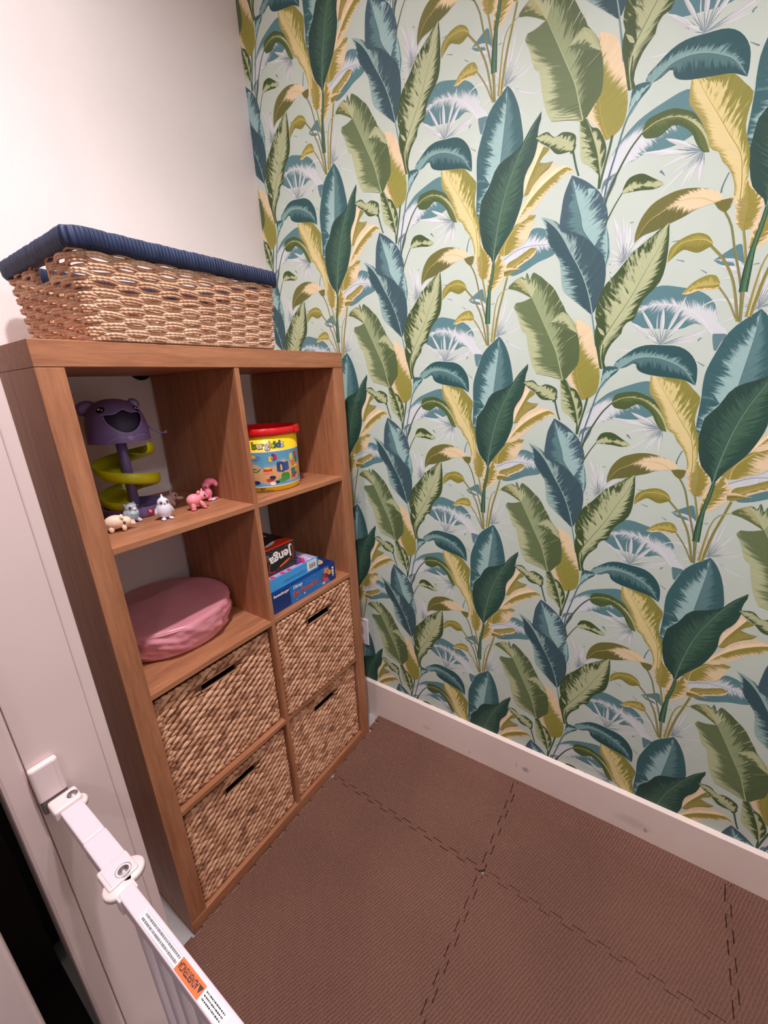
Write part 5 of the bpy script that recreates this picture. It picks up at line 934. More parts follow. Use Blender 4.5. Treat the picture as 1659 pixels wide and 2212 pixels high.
# ------------------------------------------------------------------ block bucket
def bucket():
    cx, cy, r0, r1 = .549, .129, .0905, .0945
    zb, zl, zt = Z1+.0005, 1.2465, 1.2665
    root = empty('toy_block_bucket', (cx, cy, Z1), 'yellow toy-block bucket with a red lid in the top-right cube', 'bucket')
    bm = bmesh.new(); lathe(bm, [(0, zb), (r0-.004, zb), (r0, zb+.003), (r1, zl), (0, zl)], (cx, cy), 72); part('tub', bm, M_yellow, root)
    bm = bmesh.new(); lathe(bm, [(0, zl), (.0985, zl), (.1005, zl+.002), (.1005, zt-.002), (.0985, zt), (.0955, zt), (.0945, zt-.012), (0, zt-.012)], (cx, cy), 72)
    part('lid', bm, M_red, root)
    bm = bmesh.new(); box(bm, -.004, .006, -.012, .012, zl+.001, zt+.002)
    bmesh.ops.transform(bm, matrix=Matrix.Translation((cx, cy, 0))@Matrix.Rotation(math.radians(-62), 4, 'Z')@Matrix.Translation((.1005, 0, 0)), verts=bm.verts); part('lid_tab', bm, M_red, root, bevel=.002)
    A0 = math.radians(-129.3)
    def rad(z): return r0+(r1-r0)*(z-zb)/(zl-zb)
    def wrap(off, k=1.0):
        def f(co):
            a = A0+co.x/.093; r = rad(co.y)+off+co.z
            return Vector((cx+r*math.cos(a), cy+r*math.sin(a), co.y))
        return f
    def band(z0, z1, off, c, name, mats=None, seg=64, a0=-1.45, a1=1.75):
        b = bmesh.new()
        n = max(2, int(abs(a1-a0)/.06)); R = []
        for i in range(n+1):
            x = (a0+(a1-a0)*i/n)*.093; R.append((b.verts.new(wrap(off)(Vector((x, z0, 0)))), b.verts.new(wrap(off)(Vector((x, z1, 0))))))
        for p, q in zip(R, R[1:]): b.faces.new((p[0], q[0], q[1], p[1])).smooth = True
        return b
    band_o = lambda *a, **k: band(*a, **k)
    lab = part('picture_label', band(1.104, 1.2025, .0004, None, ''), None, root)
    # sky-to-sand picture: procedural
    m, nt, b = new_mat('bucket_picture')
    tc = N(nt, 'ShaderNodeTexCoord'); sp = N(nt, 'ShaderNodeSeparateXYZ'); nt.links.new(tc.outputs['Generated'], sp.inputs[0])
    nz = N(nt, 'ShaderNodeMath', operation='MULTIPLY_ADD'); nt.links.new(noise(nt, coord(nt), 26, 2), nz.inputs[0]); nz.inputs[1].default_value = .55; nt.links.new(sp.outputs['Z'], nz.inputs[2])
    nt.links.new(ramp(nt, nz.outputs[0], [(.3, lin4((112, 160, 196))), (.42, lin4((126, 172, 204))), (.46, lin4((214, 160, 108))), (.86, lin4((222, 172, 120))), (.9, lin4((118, 176, 200))), (1, lin4((96, 160, 190)))]), b.inputs['Base Color'])
    b.inputs['Roughness'].default_value = .35; lab.data.materials.append(m)
    for z0, z1 in ((1.1025, 1.1045), (1.202, 1.2045)): part('label_stripe', band(z0, z1, .0006, None, ''), M_white, lab)
    # toy blocks printed on the label
    rnd = random.Random(12)
    shapes = [(-.9, 1.148, .016, .006, (66, 120, 50)), (-.5, 1.152, .026, .0055, (58, 118, 52)), (-.62, 1.139, .012, .010, (236, 186, 40)), (-.66, 1.131, .017, .0045, (196, 34, 34)), (-.36, 1.186, .017, .006, (96, 128, 178)), (-.42, 1.191, .009, .0045, (238, 196, 70)),
              (-.02, 1.151, .013, .0045, (206, 52, 44)), (-.02, 1.157, .010, .004, (240, 190, 80)), (-.02, 1.144, .0145, .004, (236, 140, 110)), (.11, 1.182, .006, .008, (240, 196, 50)), (.18, 1.187, .005, .010, (64, 60, 150)), (.25, 1.186, .0045, .009, (206, 44, 50)),
              (.40, 1.157, .013, .017, (48, 68, 130)), (.40, 1.155, .0028, .009, (240, 196, 60)), (.58, 1.157, .009, .013, (58, 82, 146)), (.10, 1.128, .0085, .006, (36, 34, 60)), (.02, 1.122, .011, .004, (190, 50, 60)), (-.44, 1.117, .014, .0055, (34, 42, 96)),
              (.10, 1.112, .008, .006, (244, 236, 232)), (.23, 1.115, .007, .004, (28, 28, 30)), (.52, 1.128, .014, .011, (66, 140, 60)), (.40, 1.117, .010, .006, (70, 150, 66)), (.86, 1.138, .010, .008, (56, 130, 90)), (.92, 1.130, .012, .004, (60, 80, 150)), (.86, 1.124, .009, .005, (190, 60, 40)),
              (.80, 1.180, .007, .012, (240, 206, 80)), (.88, 1.166, .009, .011, (228, 120, 50)), (1.02, 1.186, .006, .008, (206, 60, 44)), (.98, 1.153, .010, .004, (236, 200, 60)), (1.05, 1.17, .005, .008, (60, 120, 70))]
    cols = {}
    for a, z, hw, hh, c in shapes:
        b = cols.setdefault(c, bmesh.new()); x = a*.093
        n = 14; ctr = b.verts.new(wrap(.0008)(Vector((x, z, 0)))); ring = []
        jag = [rnd.uniform(.82, 1.12) for _ in range(n)]
        for k in range(n):
            an = 2*PI*k/n; ring.append(b.verts.new(wrap(.0008+.00002*len(cols))(Vector((x+hw*jag[k]*math.copysign(abs(math.cos(an))**.6, math.cos(an)), z+hh*jag[k]*math.copysign(abs(math.sin(an))**.6, math.sin(an)), 0)))))
        for k in range(n): b.faces.new((ctr, ring[k], ring[(k+1) % n]))
    for c, b in cols.items(): part('printed_block', b, plain('print_%02x%02x%02x' % c, c, .4, .12, 300), lab)
    # lettering, each letter with its dark outline
    fills = [(122, 152, 50), (244, 236, 240), (244, 210, 40), (240, 226, 240), (236, 206, 36), (64, 150, 80), (40, 110, 190), (244, 236, 240)]
    x = -.40*.093
    wds = {'b': .0150, 'u': .0148, 'r': .0100, 'g': .0150, 'k': .0145, 'i': .0070, 'd': .0150, 'z': .0130}
    out = bmesh.new(); fl = {}
    for ch, c in zip('burgkidz', fills):
        def w_(off):
            def f(co): return wrap(off)(Vector((co.x+x, 1.2135+(co.y*1.0), co.z)))
            return f
        w = wds[ch]
        t = text_bm(ch, .0255, None, .0004, .0015, None, wrap=lambda co: co.copy()); xs = [v.co.x for v in t.verts]; k_ = w/(max(xs)-min(xs))
        for v in t.verts: v.co = w_(.0006)(Vector(((v.co.x)*k_, v.co.y, v.co.z)))
        merge(out, t)
        t = text_bm(ch, .0255, None, .0004, .0004, None, wrap=lambda co: co.copy())
        for v in t.verts: v.co = w_(.0011)(Vector(((v.co.x+.0011)*k_, v.co.y, v.co.z)))
        merge(fl.setdefault(c, bmesh.new()), t)
        x += w*.86
    part('lettering_outline', out, plain('letter_outline', (46, 40, 30), .4, .05, 50), root)
    for c, b in fl.items(): part('lettering', b, plain('letter_%02x%02x%02x' % c, c, .4, .05, 50), root)
    t = text_bm('ENJOY', .0062, None, .0002, .0001, .016, shear=.2, wrap=lambda co: wrap(.0008)(Vector((co.x-.029, co.y+1.0957, co.z))))
    t2 = text_bm('Let Your Creativity Grow', .0046, None, .0002, .0001, .036, wrap=lambda co: wrap(.0008)(Vector((co.x-.029, co.y+1.0912, co.z))))
    merge(t, t2); part('small_lettering', t, M_black, root)
bucket()

# ------------------------------------------------------------------ board games
def carton(bm_or, x0, x1, y0, y1, z0, z1): return bx(x0, x1, y0, y1, z0, z1)
M_blue = plain('bright_blue_card', (30, 112, 190), .35, .06, 20)
M_navyc = plain('dark_blue_card', (18, 48, 112), .35, .06, 20)
M_sky = plain('sky_blue_card', (66, 160, 226), .35, .04, 20)
M_blackc = plain('black_card', (26, 24, 26), .32, .1, 60)
M_greyc = plain('dark_grey_card', (62, 58, 58), .35, .1, 60)
M_redc = plain('red_card', (222, 58, 36), .35, .06, 30)
M_orangec = plain('orange_print', (220, 108, 50), .4, .08, 60)
M_skin = plain('amber_print', (224, 150, 72), .4, .2, 120)
M_maroon = plain('maroon_print', (150, 36, 44), .4, .1, 60)
M_pink = plain('pink_print', (222, 66, 100), .4, .1, 60)
M_violet = plain('violet_card', (128, 66, 142), .35, .15, 30)
M_lilac = plain('lilac_card', (186, 168, 216), .35, .1, 25)
M_cream = plain('cream_print', (222, 188, 134), .4, .06, 30)
def front(y, x, z): return frame((x, y, z), (1, 0, 0), (0, 0, 1))
def rect(M, x0, x1, y0, y1, t=.0002):
    b = bmesh.new(); prism(b, [(x0, y0), (x1, y0), (x1, y1), (x0, y1)], M, t); return b
def big_game():
    x0, x1, y0, y1, z0, z1 = .407, .686, .020, .285, Z2+.0004, .8030
    root = empty('board_game_box', ((x0+x1)/2, (y0+y1)/2, Z2), 'dark blue family board game box, lowest of the three games', 'board game')
    part('carton', bx(x0, x1, y0, y1, z0, z1), M_navyc, root, bevel=.0012)
    M = front(y0-.0001, x0, z0)                                    # local x to the right, y up, z toward viewer
    w, h = x1-x0, z1-z0
    b = bmesh.new(); prism(b, [(.0745, .0005), (w-.028, .0005), (w-.045, .030), (w-.030, h-.003), (.0715, h-.003)], M, .0002)
    part('front_panel', b, M_blue, root)
    M2 = front(y0-.0004, x0, z0)
    part('maker_lettering', text_bm('Ravensburger', .0125, front(y0-.0002, x0+.011, z0+h-.0135), .0002, .0003, .0595), M_white, root)
    part('brand_lettering', text_bm('Disney', .0155, front(y0-.0005, x0+.0865, z0+.0455), .0002, .0002, .040, shear=.25), M_white, root)
    part('title_outline', text_bm('Eye Found It!', .0235, front(y0-.0005, x0+.0835, z0+.0215), .0002, .0011, .109, shear=.1), M_maroon, root)
    part('title_lettering', text_bm('Eye Found It!', .0235, front(y0-.0008, x0+.0842, z0+.0218), .0002, .0001, .1075, shear=.1), M_orangec, root)
    b = bmesh.new()
    for (sx, sy, r) in ((.131, .0135, .0042), (.098, .0075, .0022), (.108, .0160, .0013), (.146, .0475, .0018), (.160, .0440, .0014), (.182, .0520, .0013), (.216, .0560, .0012), (.090, .016, .001)):
        pts = [(sx+(r if k % 2 == 0 else r*.35)*math.cos(k*PI/5+.3), sy+(r if k % 2 == 0 else r*.35)*math.sin(k*PI/5+.3)) for k in range(10)]
        prism(b, pts, M2, .0002)
    part('printed_star', b, M_white, root)
    b = bmesh.new()
    for p, q in (((.098, .015), (.150, .002)), ((.165, .026), (.196, .012)), ((.112, .017), (.165, .020))): 
        d = Vector((q[0]-p[0], q[1]-p[1])).normalized()*.0004; prism(b, [(p[0]-d.y, p[1]+d.x), (p[0]+d.y, p[1]-d.x), (q[0]+d.y, q[1]-d.x), (q[0]-d.y, q[1]+d.x)], M2, .0001)
    part('printed_streak', b, M_sky, root)
    def blob(cx, cy, rx, ry, n=9, s=1):
        rnd = random.Random(s); return [(cx+rx*rnd.uniform(.8, 1.1)*math.cos(2*PI*k/n), cy+ry*rnd.uniform(.8, 1.1)*math.sin(2*PI*k/n)) for k in range(n)]
    for nm, m, L_ in (('printed_shape', M_skin, ((.232, .047, .0085, .011), (.249, .036, .0105, .009), (.243, .050, .005, .006))), ('printed_shape', M_hyab, ((.215, .038, .0055, .008), (.211, .026, .009, .006))), ('printed_shape', M_maroon, ((.230, .030, .0085, .010),)), ('printed_shape', M_pink, ((.232, .016, .010, .0065), (.222, .0235, .004, .006))), ('printed_shape', M_cream, ((.219, .0085, .009, .0045),))):
        b = bmesh.new()
        for i, (a, c, rx, ry) in enumerate(L_): prism(b, blob(a, c, rx, ry, 9, i+1), front(y0-.0004-.0002*(m is M_maroon)-.0003*(m is M_pink), x0, z0), .0001)
        part(nm, b, m, root)
    b = bmesh.new()
    for zz, hw in ((.0455, .0045), (.0355, .0048), (.0265, .0045), (.0185, .0022)):
        prism(b, [(w-.0135-hw, zz-.0035), (w-.0135+hw, zz-.0035), (w-.0135+hw*.8, zz+.0036), (w-.0135-hw*.6, zz+.003)], M2, .0002)
    part('info_symbol', b, M_white, root)
    b = bmesh.new(); MT = frame((.648, .072, z1+.0001), (1, 0, 0), (0, 1, 0)); prism(b, [(.0215*math.cos(k*PI/18), .0285*math.sin(k*PI/18)) for k in range(36)], MT, .0002)
    s = part('round_seal', b, M_cream, root)
    part('seal_lettering', dashes(MT, 5), M_hyab, s)
def dashes(MT, rows):
    b = bmesh.new(); rnd = random.Random(3)
    for r in range(rows):
        y = .015-.0075*r; x = -.015+abs(y)*.3
        while x < .014-abs(y)*.3:
            l = rnd.uniform(.002, .005); prism(b, [(x, y), (x+l, y), (x+l, y+.0022), (x, y+.0022)], Matrix.Translation((0, 0, .0003))@MT, .0001); x += l+.0012
    return b
big_game()
def sky_game():
    x0, x1, y0, y1, z0, z1 = .409, .6195, .030, .235, .8036, .8428
    root = empty('board_game_box', ((x0+x1)/2, (y0+y1)/2, z0), 'sky blue board game box with a barcode label, in the middle of the three games', 'board game')
    part('carton', bx(x0, x1, y0, y1, z0, z1), M_sky, root, bevel=.001)
    w, h = x1-x0, z1-z0; M = front(y0-.0001, x0, z0)
    part('barcode_label', rect(M, w-.050, w-.008, .0065, h-.0015), M_white, root)
    b = bmesh.new(); rnd = random.Random(8); x = w-.042
    Mb = front(y0-.0003, x0, z0)
    while x < w-.015:
        l = rnd.choice((.0006, .001, .0016)); prism(b, [(x, .012), (x+l, .012), (x+l, .028), (x, .028)], Mb, .0001); x += l+rnd.choice((.0006, .0012))
    prism(b, [(w-.045, .0315), (w-.014, .0315), (w-.014, .0325), (w-.045, .0325)], Mb, .0001)
    part('barcode', b, M_black, root)
    b = bmesh.new()
    for a, c, y in ((.062, .150, .0175), (.058, .128, .0125), (.124, .152, .0135)): prism(b, [(a, y), (c, y), (c, y+.0007), (a, y+.0007)], Mb, .0001)
    part('fine_print', b, M_navyc, root)
    MT = frame((x0, y0, z1+.0001), (1, 0, 0), (0, 1, 0))
    part('lid_picture', rect(MT, .003, w-.002, .004, y1-y0-.004), M_lilac, root)
    MT2 = frame((x0, y0, z1+.0004), (1, 0, 0), (0, 1, 0))
    b = bmesh.new(); prism(b, [(.128, .012), (.165, .012), (.178, .045), (.150, .090), (.132, .06)], MT2, .0002); part('lid_patch', b, M_violet, root)
    b = bmesh.new(); prism(b, [(.146, .003), (.158, .003), (.180, .034), (.174, .040)], MT2, .0003); part('lid_patch', b, M_pink, root)
    b = bmesh.new(); prism(b, [(.142, .050), (.176, .050), (.172, .075), (.145, .14), (.135, .11)], MT2, .0002); part('lid_patch', b, M_navyc, root)
    b = bmesh.new()
    for k in range(4): prism(b, [(.178+.006*k, .010+.016*k), (.194+.003*k, .010+.016*k), (.190, .018+.016*k), (.174+.004*k, .018+.016*k)], MT2, .0002)
    part('lid_patch', b, M_white, root)
    b = bmesh.new()
    for k in range(5): prism(b, [(.150+.007*k, .09+.012*k), (.20, .075+.010*k), (.20, .079+.010*k), (.152+.007*k, .095+.012*k)], MT2, .0002)
    part('lid_patch', b, M_blue, root)
    b = bmesh.new()
    for k, xx in enumerate((.004, .022, .060, .086)): prism(b, [(xx, .001), (xx+.016, .001), (xx+.013, .016), (xx+.002, .016)], MT2, .0003)
    part('lid_patch', b, M_pink, root)
sky_game()
def block_game():
    x0, x1, y0, y1, z0, z1 = .4095, .5475, .050, .255, .8440, .9235
    root = empty('stacking_game_box', ((x0+x1)/2, (y0+y1)/2, z0), 'black and red stacking game box lying upside down, topmost of the three games', 'board game')
    part('carton', bx(x0, x1, y0, y1, z0, z1), M_blackc, root, bevel=.001)
    w, h = x1-x0, z1-z0; M = front(y0-.0001, x0, z0)
    # sunburst rays
    b = bmesh.new(); cx_, cy_ = .085, .040
    def clipr(a):
        d = (math.cos(a), math.sin(a)); t = 9
        if d[0] > 1e-6: t = min(t, (w-.001-cx_)/d[0])
        if d[0] < -1e-6: t = min(t, (.001-cx_)/d[0])
        if d[1] > 1e-6: t = min(t, (h-.001-cy_)/d[1])
        if d[1] < -1e-6: t = min(t, (.001-cy_)/d[1])
        return (cx_+d[0]*t, cy_+d[1]*t)
    for k in range(36):
        a = 2*PI*k/36; p, q = clipr(a), clipr(a+.075); m0 = .3
        prism(b, [(cx_+(p[0]-cx_)*m0, cy_+(p[1]-cy_)*m0), p, q, (cx_+(q[0]-cx_)*m0, cy_+(q[1]-cy_)*m0)], M, .0001)
    part('sunburst', b, M_greyc, root)
    # outlined plate behind the name; the box stands on its head
    plate = [(.030, .012), (.052, .008), (.072, .020), (.098, .022), (.124, .026), (.127, .052), (.122, .073), (.102, .071), (.097, .060), (.084, .063), (.060, .052), (.046, .050), (.033, .030)]
    for nm, off, m, s in (('name_plate_border', .0002, M_redc, 1.035), ('name_plate', .0004, M_blackc, .985)):
        b = bmesh.new(); px = sum(p[0] for p in plate)/len(plate); py = sum(p[1] for p in plate)/len(plate)
        prism(b, [(px+(x-px)*s, py+(y-py)*s) for x, y in plate], front(y0-.0001-off, x0, z0), .0001); part(nm, b, m, root)
    R = frame((x0+.1225, y0-.0008, z0+.0640), (-1, 0, -.10), (.10, 0, -1))
    b = text_bm('Jenga', .0405, frame((0, 0, 0), (1, 0, 0), (0, 1, 0)), .0002, .0012, .090)
    b2 = bmesh.new()
    for v in b.verts: v.co = R@Vector((v.co.x, v.co.y, v.co.z))
    part('lettering', b, M_white, root)
    b = bmesh.new(); prism(b, [(.070, .014), (.098, .021), (.112, .029), (.110, .032), (.090, .026), (.068, .018)], front(y0-.0011, x0, z0), .0001); part('printed_ribbon', b, M_orange, root)
    b = bmesh.new(); lathe(b, [(.0075, 0), (.0105, 0), (.0105, .0003), (.0075, .0003)], u=28); bmesh.ops.transform(b, matrix=front(y0-.0004, x0+.0265, z0+.055), verts=b.verts); part('printed_ring', b, M_print, root)
    b = bmesh.new(); prism(b, [(.003*math.cos(k*PI/6), .003*math.sin(k*PI/6)) for k in range(12)], front(y0-.0005, x0+.0265, z0+.055), .0001); part('printed_dot', b, M_redc, root)
    MT = frame((x0, y0, z1+.0001), (1, 0, 0), (0, 1, 0))
    b = bmesh.new(); prism(b, [(.004, .001), (w-.001, .001), (w-.002, .040), (w-.030, .052), (.055, .030), (.004, .012)], MT, .0001); part('top_flash', b, M_redc, root)
    R = frame((x0+.118, y0+.145, z1+.0003), (-1, -.12, 0), (.12, -1, 0))
    part('top_lettering', text_bm('Jenga', .062, R, .0002, .0012, .105), M_cream, root)
    b = bmesh.new(); prism(b, [(.050, .024), (.080, .030), (.100, .045), (.094, .050), (.070, .042), (.046, .033)], Matrix.Translation((0, 0, .0002))@MT, .0001); part('printed_ribbon', b, M_white, root)
block_game()
# ------------------------------------------------------------------ ball-drop toy
def ball_toy():
    px, py = .197, .223
    AZ = math.radians(-113.56)
    hx, hy = math.cos(AZ+PI/2), math.sin(AZ+PI/2); nx, ny = math.cos(AZ), math.sin(AZ)
    root = empty('ball_drop_toy', (px, py, Z1), 'purple animal-headed ball drop toy with a yellow spiral ramp in the top-left cube', 'toy')
    # base basin
    bm = bmesh.new(); lathe(bm, [(0, Z1+.0004), (.066, Z1+.0004), (.0695, Z1+.003), (.0705, Z1+.024), (.0695, Z1+.026), (.0675, Z1+.025), (.0665, Z1+.008), (.02, Z1+.010), (.014, Z1+.016), (0, Z1+.016)], (px, py), 64)
    base = part('base', bm, M_purple, root)
    def wall(l, z, r, off=0):
        a = AZ+math.asin(max(-1, min(1, l/r))); return Vector((px+(r+off)*math.cos(a), py+(r+off)*math.sin(a), z)), a
    p, a = wall(.0285, Z1+.0135, .0702, .0005)
    M = frame(p, (-math.sin(a), math.cos(a), 0), (0, 0, 1))
    bm = bmesh.new(); prism(bm, [((.0066+.0005*math.cos(k*PI/4*2))*math.cos(k*PI/18), (.0066+.0005*math.cos(k*PI/4*2))*math.sin(k*PI/18)) for k in range(36)], M, .0003)
    lg = part('logo', bm, M_red, base)
    part('logo_lettering', text_bm('fp', .0085, frame(p+Vector((math.cos(a), math.sin(a), 0))*.0004+Vector((0, 0, -.0012))-Vector((-math.sin(a), math.cos(a), 0))*.0036, (-math.sin(a), math.cos(a), 0), (0, 0, 1)), .0002, .0002, .0075), M_white, lg)
    bm = bmesh.new(); tube(bm, [(px, py, Z1+.012), (px, py, 1.15), (px, py, 1.22), (px, py, 1.272)], .0115, 24); part('pole', bm, M_purple, root)
    # spiral ramp
    bm = bmesh.new(); R = []
    t0, t1, n = -.86, .98, 120
    for i in range(n+1):
        t = t0+(t1-t0)*i/n; a = AZ+2*PI*t; z = 1.170-.0745*t
        row = []
        for r, dz in ((.0115, .004), (.030, .001), (.050, 0), (.060, .002), (.0655, .007), (.0685, .014), (.0692, .029)):
            row.append(bm.verts.new((px+r*math.cos(a), py+r*math.sin(a), z+dz)))
        R.append(row)
    for A, B in zip(R, R[1:]):
        for k in range(6): bm.faces.new((A[k], A[k+1], B[k+1], B[k])).smooth = True
    rp = part('spiral_ramp', bm, M_lime, root); md = rp.modifiers.new('s', 'SOLIDIFY'); md.thickness = .0016; md.offset = -1
    # head: dome with an open mouth
    zb, zt, R0 = 1.2675, 1.3655, .0655
    def rad(z):
        f = max(0, min(1, (z-zb)/(zt-zb))); return R0*(1-f**3.0)**(1/2.3)
    mouth = [(-22, 1331.7), (-2.2, 1332.1), (8.1, 1336.7), (17.4, 1341.4), (23, 1339.6), (33.9, 1334.1), (47.3, 1333.8), (53.1, 1328.5), (52.5, 1316.1), (46.2, 1302.7), (35.5, 1292.6), (18.7, 1288.6), (1.9, 1294.5), (-12.2, 1306.7), (-19.9, 1319.5)]
    poly = []
    sm, _ = resample(mouth+mouth[:1], 90)
    for l, z in sm:
        z /= 1000; poly.append((math.asin(max(-1, min(1, l/1000/rad(z)))), z))
    def inside(a, z):
        c = False
        for (x1, y1), (x2, y2) in zip(poly, poly[1:]+poly[:1]):
            if (y1 > z) != (y2 > z) and a < (x2-x1)*(z-y1)/(y2-y1)+x1: c = not c
        return c
    def dome(scale, hole, nu=220, nv=70):
        bm = bmesh.new(); rows = []
        fs = [1-(1-i/nv)**1.7 for i in range(nv)]
        for f in fs:
            z = zb+(zt-zb)*f
            rows.append([(bm.verts.new((px+scale*rad(z)*math.cos(AZ+2*PI*k/nu), py+scale*rad(z)*math.sin(AZ+2*PI*k/nu), zb+(z-zb)*(scale if scale < 1 else 1))), 2*PI*k/nu, z) for k in range(nu)])
        tp = bm.verts.new((px, py, zb+(zt-zb)*(scale if scale < 1 else 1)))
        for A, B in zip(rows, rows[1:]):
            for k in range(nu):
                k2 = (k+1) % nu; a = A[k][1]+PI/nu; a = a-2*PI if a > PI else a
                if hole and inside(a, (A[k][2]+B[k][2])/2): continue
                bm.faces.new((A[k][0], A[k2][0], B[k2][0], B[k][0])).smooth = True
        for k in range(nu): bm.faces.new((rows[-1][k][0], rows[-1][(k+1) % nu][0], tp)).smooth = True
        return bm
    head = part('head', dome(1, True), M_purple, root); md = head.modifiers.new('s', 'SOLIDIFY'); md.thickness = .0014; md.offset = -1
    part('mouth_dark_shell', dome(.93, False, 64, 24), M_purpled, head)  # dark inner shell: shade of the hollow mouth put into the colour
    bm = bmesh.new(); tube(bm, [(px+(rad(z)-.0003)*math.cos(AZ+a), py+(rad(z)-.0003)*math.sin(AZ+a), z) for a, z in poly[:-1]], .0012, 8, closed=True); part('lip', bm, M_purplel, head)
    bm = bmesh.new(); lathe(bm, [(.0125, zb+.001), (.062, zb+.0008), (.0665, zb), (.0665, zb+.002), (.0655, zb+.003)], (px, py), 64); part('head_rim', bm, M_purple, head)
    def on_head(l, z, off=0):
        a = AZ+math.asin(l/rad(z)); r = rad(z)+off
        dz = .004; sl = (rad(z+dz)-rad(z-dz))/(2*dz)
        nrm = Vector((math.cos(a), math.sin(a), -sl)).normalized()
        ex = Vector((-math.sin(a), math.cos(a), 0)); ey = nrm.cross(ex)
        Rm = Matrix((ex, ey, nrm)).transposed()
        return Vector((px+r*math.cos(a), py+r*math.sin(a), z)), Rm, nrm, ex, ey
    for l, z in ((-.0237, 1.3423), (.0468, 1.3405)):
        c, Rm, nrm, ex, ey = on_head(l, z)
        bm = bmesh.new(); ellipsoid(bm, c, (.0098, .0084, .0012), Rm, 20, 8); e = part('eye', bm, M_black, head)
        bm = bmesh.new(); ellipsoid(bm, c+nrm*.0011-ex*.003+ey*.0012, (.0030, .0026, .0006), Rm, 14, 6); ellipsoid(bm, c+nrm*.0011+ex*.0038-ey*.0012, (.0021, .0018, .0006), Rm, 12, 6); part('eye_highlight', bm, M_white, e)
    for l, w, hh, z in ((-.0520, .0225, .0165, 1.3465), (.0430, .0135, .0140, 1.3505)):
        c = Vector((px+hx*l-nx*.006, py+hy*l-ny*.006, z)); Rm = Matrix(((hx, hy, 0), (nx, ny, 0), (0, 0, 1))).transposed()@Matrix.Rotation(.5 if l > 0 else -.35, 3, 'Y')
        bm = bmesh.new(); ellipsoid(bm, c, (w, .006, hh), Rm, 20, 12); ea = part('ear', bm, M_purple, head)
        bm = bmesh.new(); ellipsoid(bm, c+Vector((nx, ny, 0))*.0042, (w*.68, .0025, hh*.66), Rm, 18, 10); part('inner_ear', bm, M_purplel, ea)
    c, Rm, nrm, ex, ey = on_head(.0225, 1.2772)
    bm = bmesh.new(); ellipsoid(bm, c, (.0075, .0062, .0016), Rm, 18, 8); k = part('paw_button', bm, M_purplel, head)
    bm = bmesh.new(); ellipsoid(bm, c+nrm*.0014, (.0034, .0030, .0008), Rm, 14, 6); part('button_dot', bm, M_purplel, k)
    for s, L_ in ((-1, .045), (1, .036)):
        bm = bmesh.new(); q = []
        for i in range(14):
            f = i/13; l = .0225+s*(.004+L_*f)
            if abs(l) > .064: break
            z = 1.2765+.006*math.sin(f*PI*1.1)-.005*f*(s < 0)
            cc, *_ = on_head(l, z); q.append(cc)
        tube(bm, q, .0012, 6); part('paw', bm, M_purplel, head)
    def P(l, z, d=0): return (px+hx*l+nx*d, py+hy*l+ny*d, z)
    bm = bmesh.new(); tube(bm, [P(.062, 1.297), P(.070, 1.291), P(.081, 1.283), P(.090, 1.2785), P(.096, 1.2775)], [.0028, .0024, .002, .0018, .0016], 8)
    t = part('tail', bm, M_purple, root)
    bm = bmesh.new(); tube(bm, [P(.094, 1.2778), P(.099, 1.2790), P(.1035, 1.2825)], [.0018, .0016, .0007], 8); tube(bm, [P(.097, 1.2780), P(.101, 1.2775), P(.1045, 1.2790)], [.0014, .0012, .0006], 8); part('tail_tip', bm, M_purplel, t)
    c = P(.036, 1.2625, -.030)
    # little rating mark moulded on the ramp's top piece
    a = AZ+math.radians(150)
ball_toy()

# ------------------------------------------------------------------ toy animals
def figure(label, pos, yaw, blobs, color, eyes, extra=(), voxel=.0010, color2=None):
    root = empty('toy_animal_figure', (pos[0], pos[1], Z1), label, 'toy animal', 'small toy animals on the top-left shelf'); root.rotation_euler = (0, 0, yaw)
    bm = bmesh.new()
    for b in blobs:
        rot = Matrix.Identity(3)
        if len(b) > 2:
            for ax, an in b[2]: rot = rot@Matrix.Rotation(an, 3, ax)
        ellipsoid(bm, b[0], b[1], rot, 18, 12)
    me = bpy.data.meshes.new('body'); bm.to_mesh(me); bm.free()
    o = bpy.data.objects.new('body', me); COL.objects.link(o)
    md = o.modifiers.new('r', 'REMESH'); md.mode = 'VOXEL'; md.voxel_size = voxel
    m2 = o.modifiers.new('s', 'SMOOTH'); m2.factor = .6; m2.iterations = 5
    dg = bpy.context.evaluated_depsgraph_get(); dg.update()
    me2 = bpy.data.meshes.new_from_object(o.evaluated_get(dg)); bpy.data.objects.remove(o); bpy.data.meshes.remove(me)
    zmin = min(v.co.z for v in me2.vertices)
    for v in me2.vertices: v.co.z -= zmin-.0003
    me2.name = 'body'
    body = link(me2, 'body', color, root, True)
    def sub(nm, lst, m, par, du=-zmin):
        for b in lst:
            bm = bmesh.new(); rot = Matrix.Identity(3)
            if len(b) > 2:
                for ax, an in b[2]: rot = rot@Matrix.Rotation(an, 3, ax)
            ellipsoid(bm, Vector(b[0])+Vector((0, 0, du)), b[1], rot, 14, 9); obj(nm, bm, m, par)
    for e in eyes:
        bm = bmesh.new(); c = Vector(e[0])+Vector((0, 0, -zmin)); r = e[1]; ellipsoid(bm, c, (r, r, r*1.1), None, 14, 9); eo = obj('eye', bm, M_black, body)
        bm = bmesh.new(); d = Vector(e[2]).normalized(); ellipsoid(bm, c+d*r*.80+Vector((0, 0, r*.35)), (r*.32, r*.32, r*.32), None, 8, 6); obj('eye_highlight', bm, M_white, eo)
    for nm, lst, m in extra: sub(nm, lst, m, body)
    return root
F_cream = plain('cream_toy_plastic', (242, 214, 190), .5, .03, 30)
F_grey = plain('blue_grey_toy_plastic', (178, 186, 198), .5, .03, 30)
F_lilac = plain('pale_lilac_toy_plastic', (224, 220, 234), .5, .03, 30)
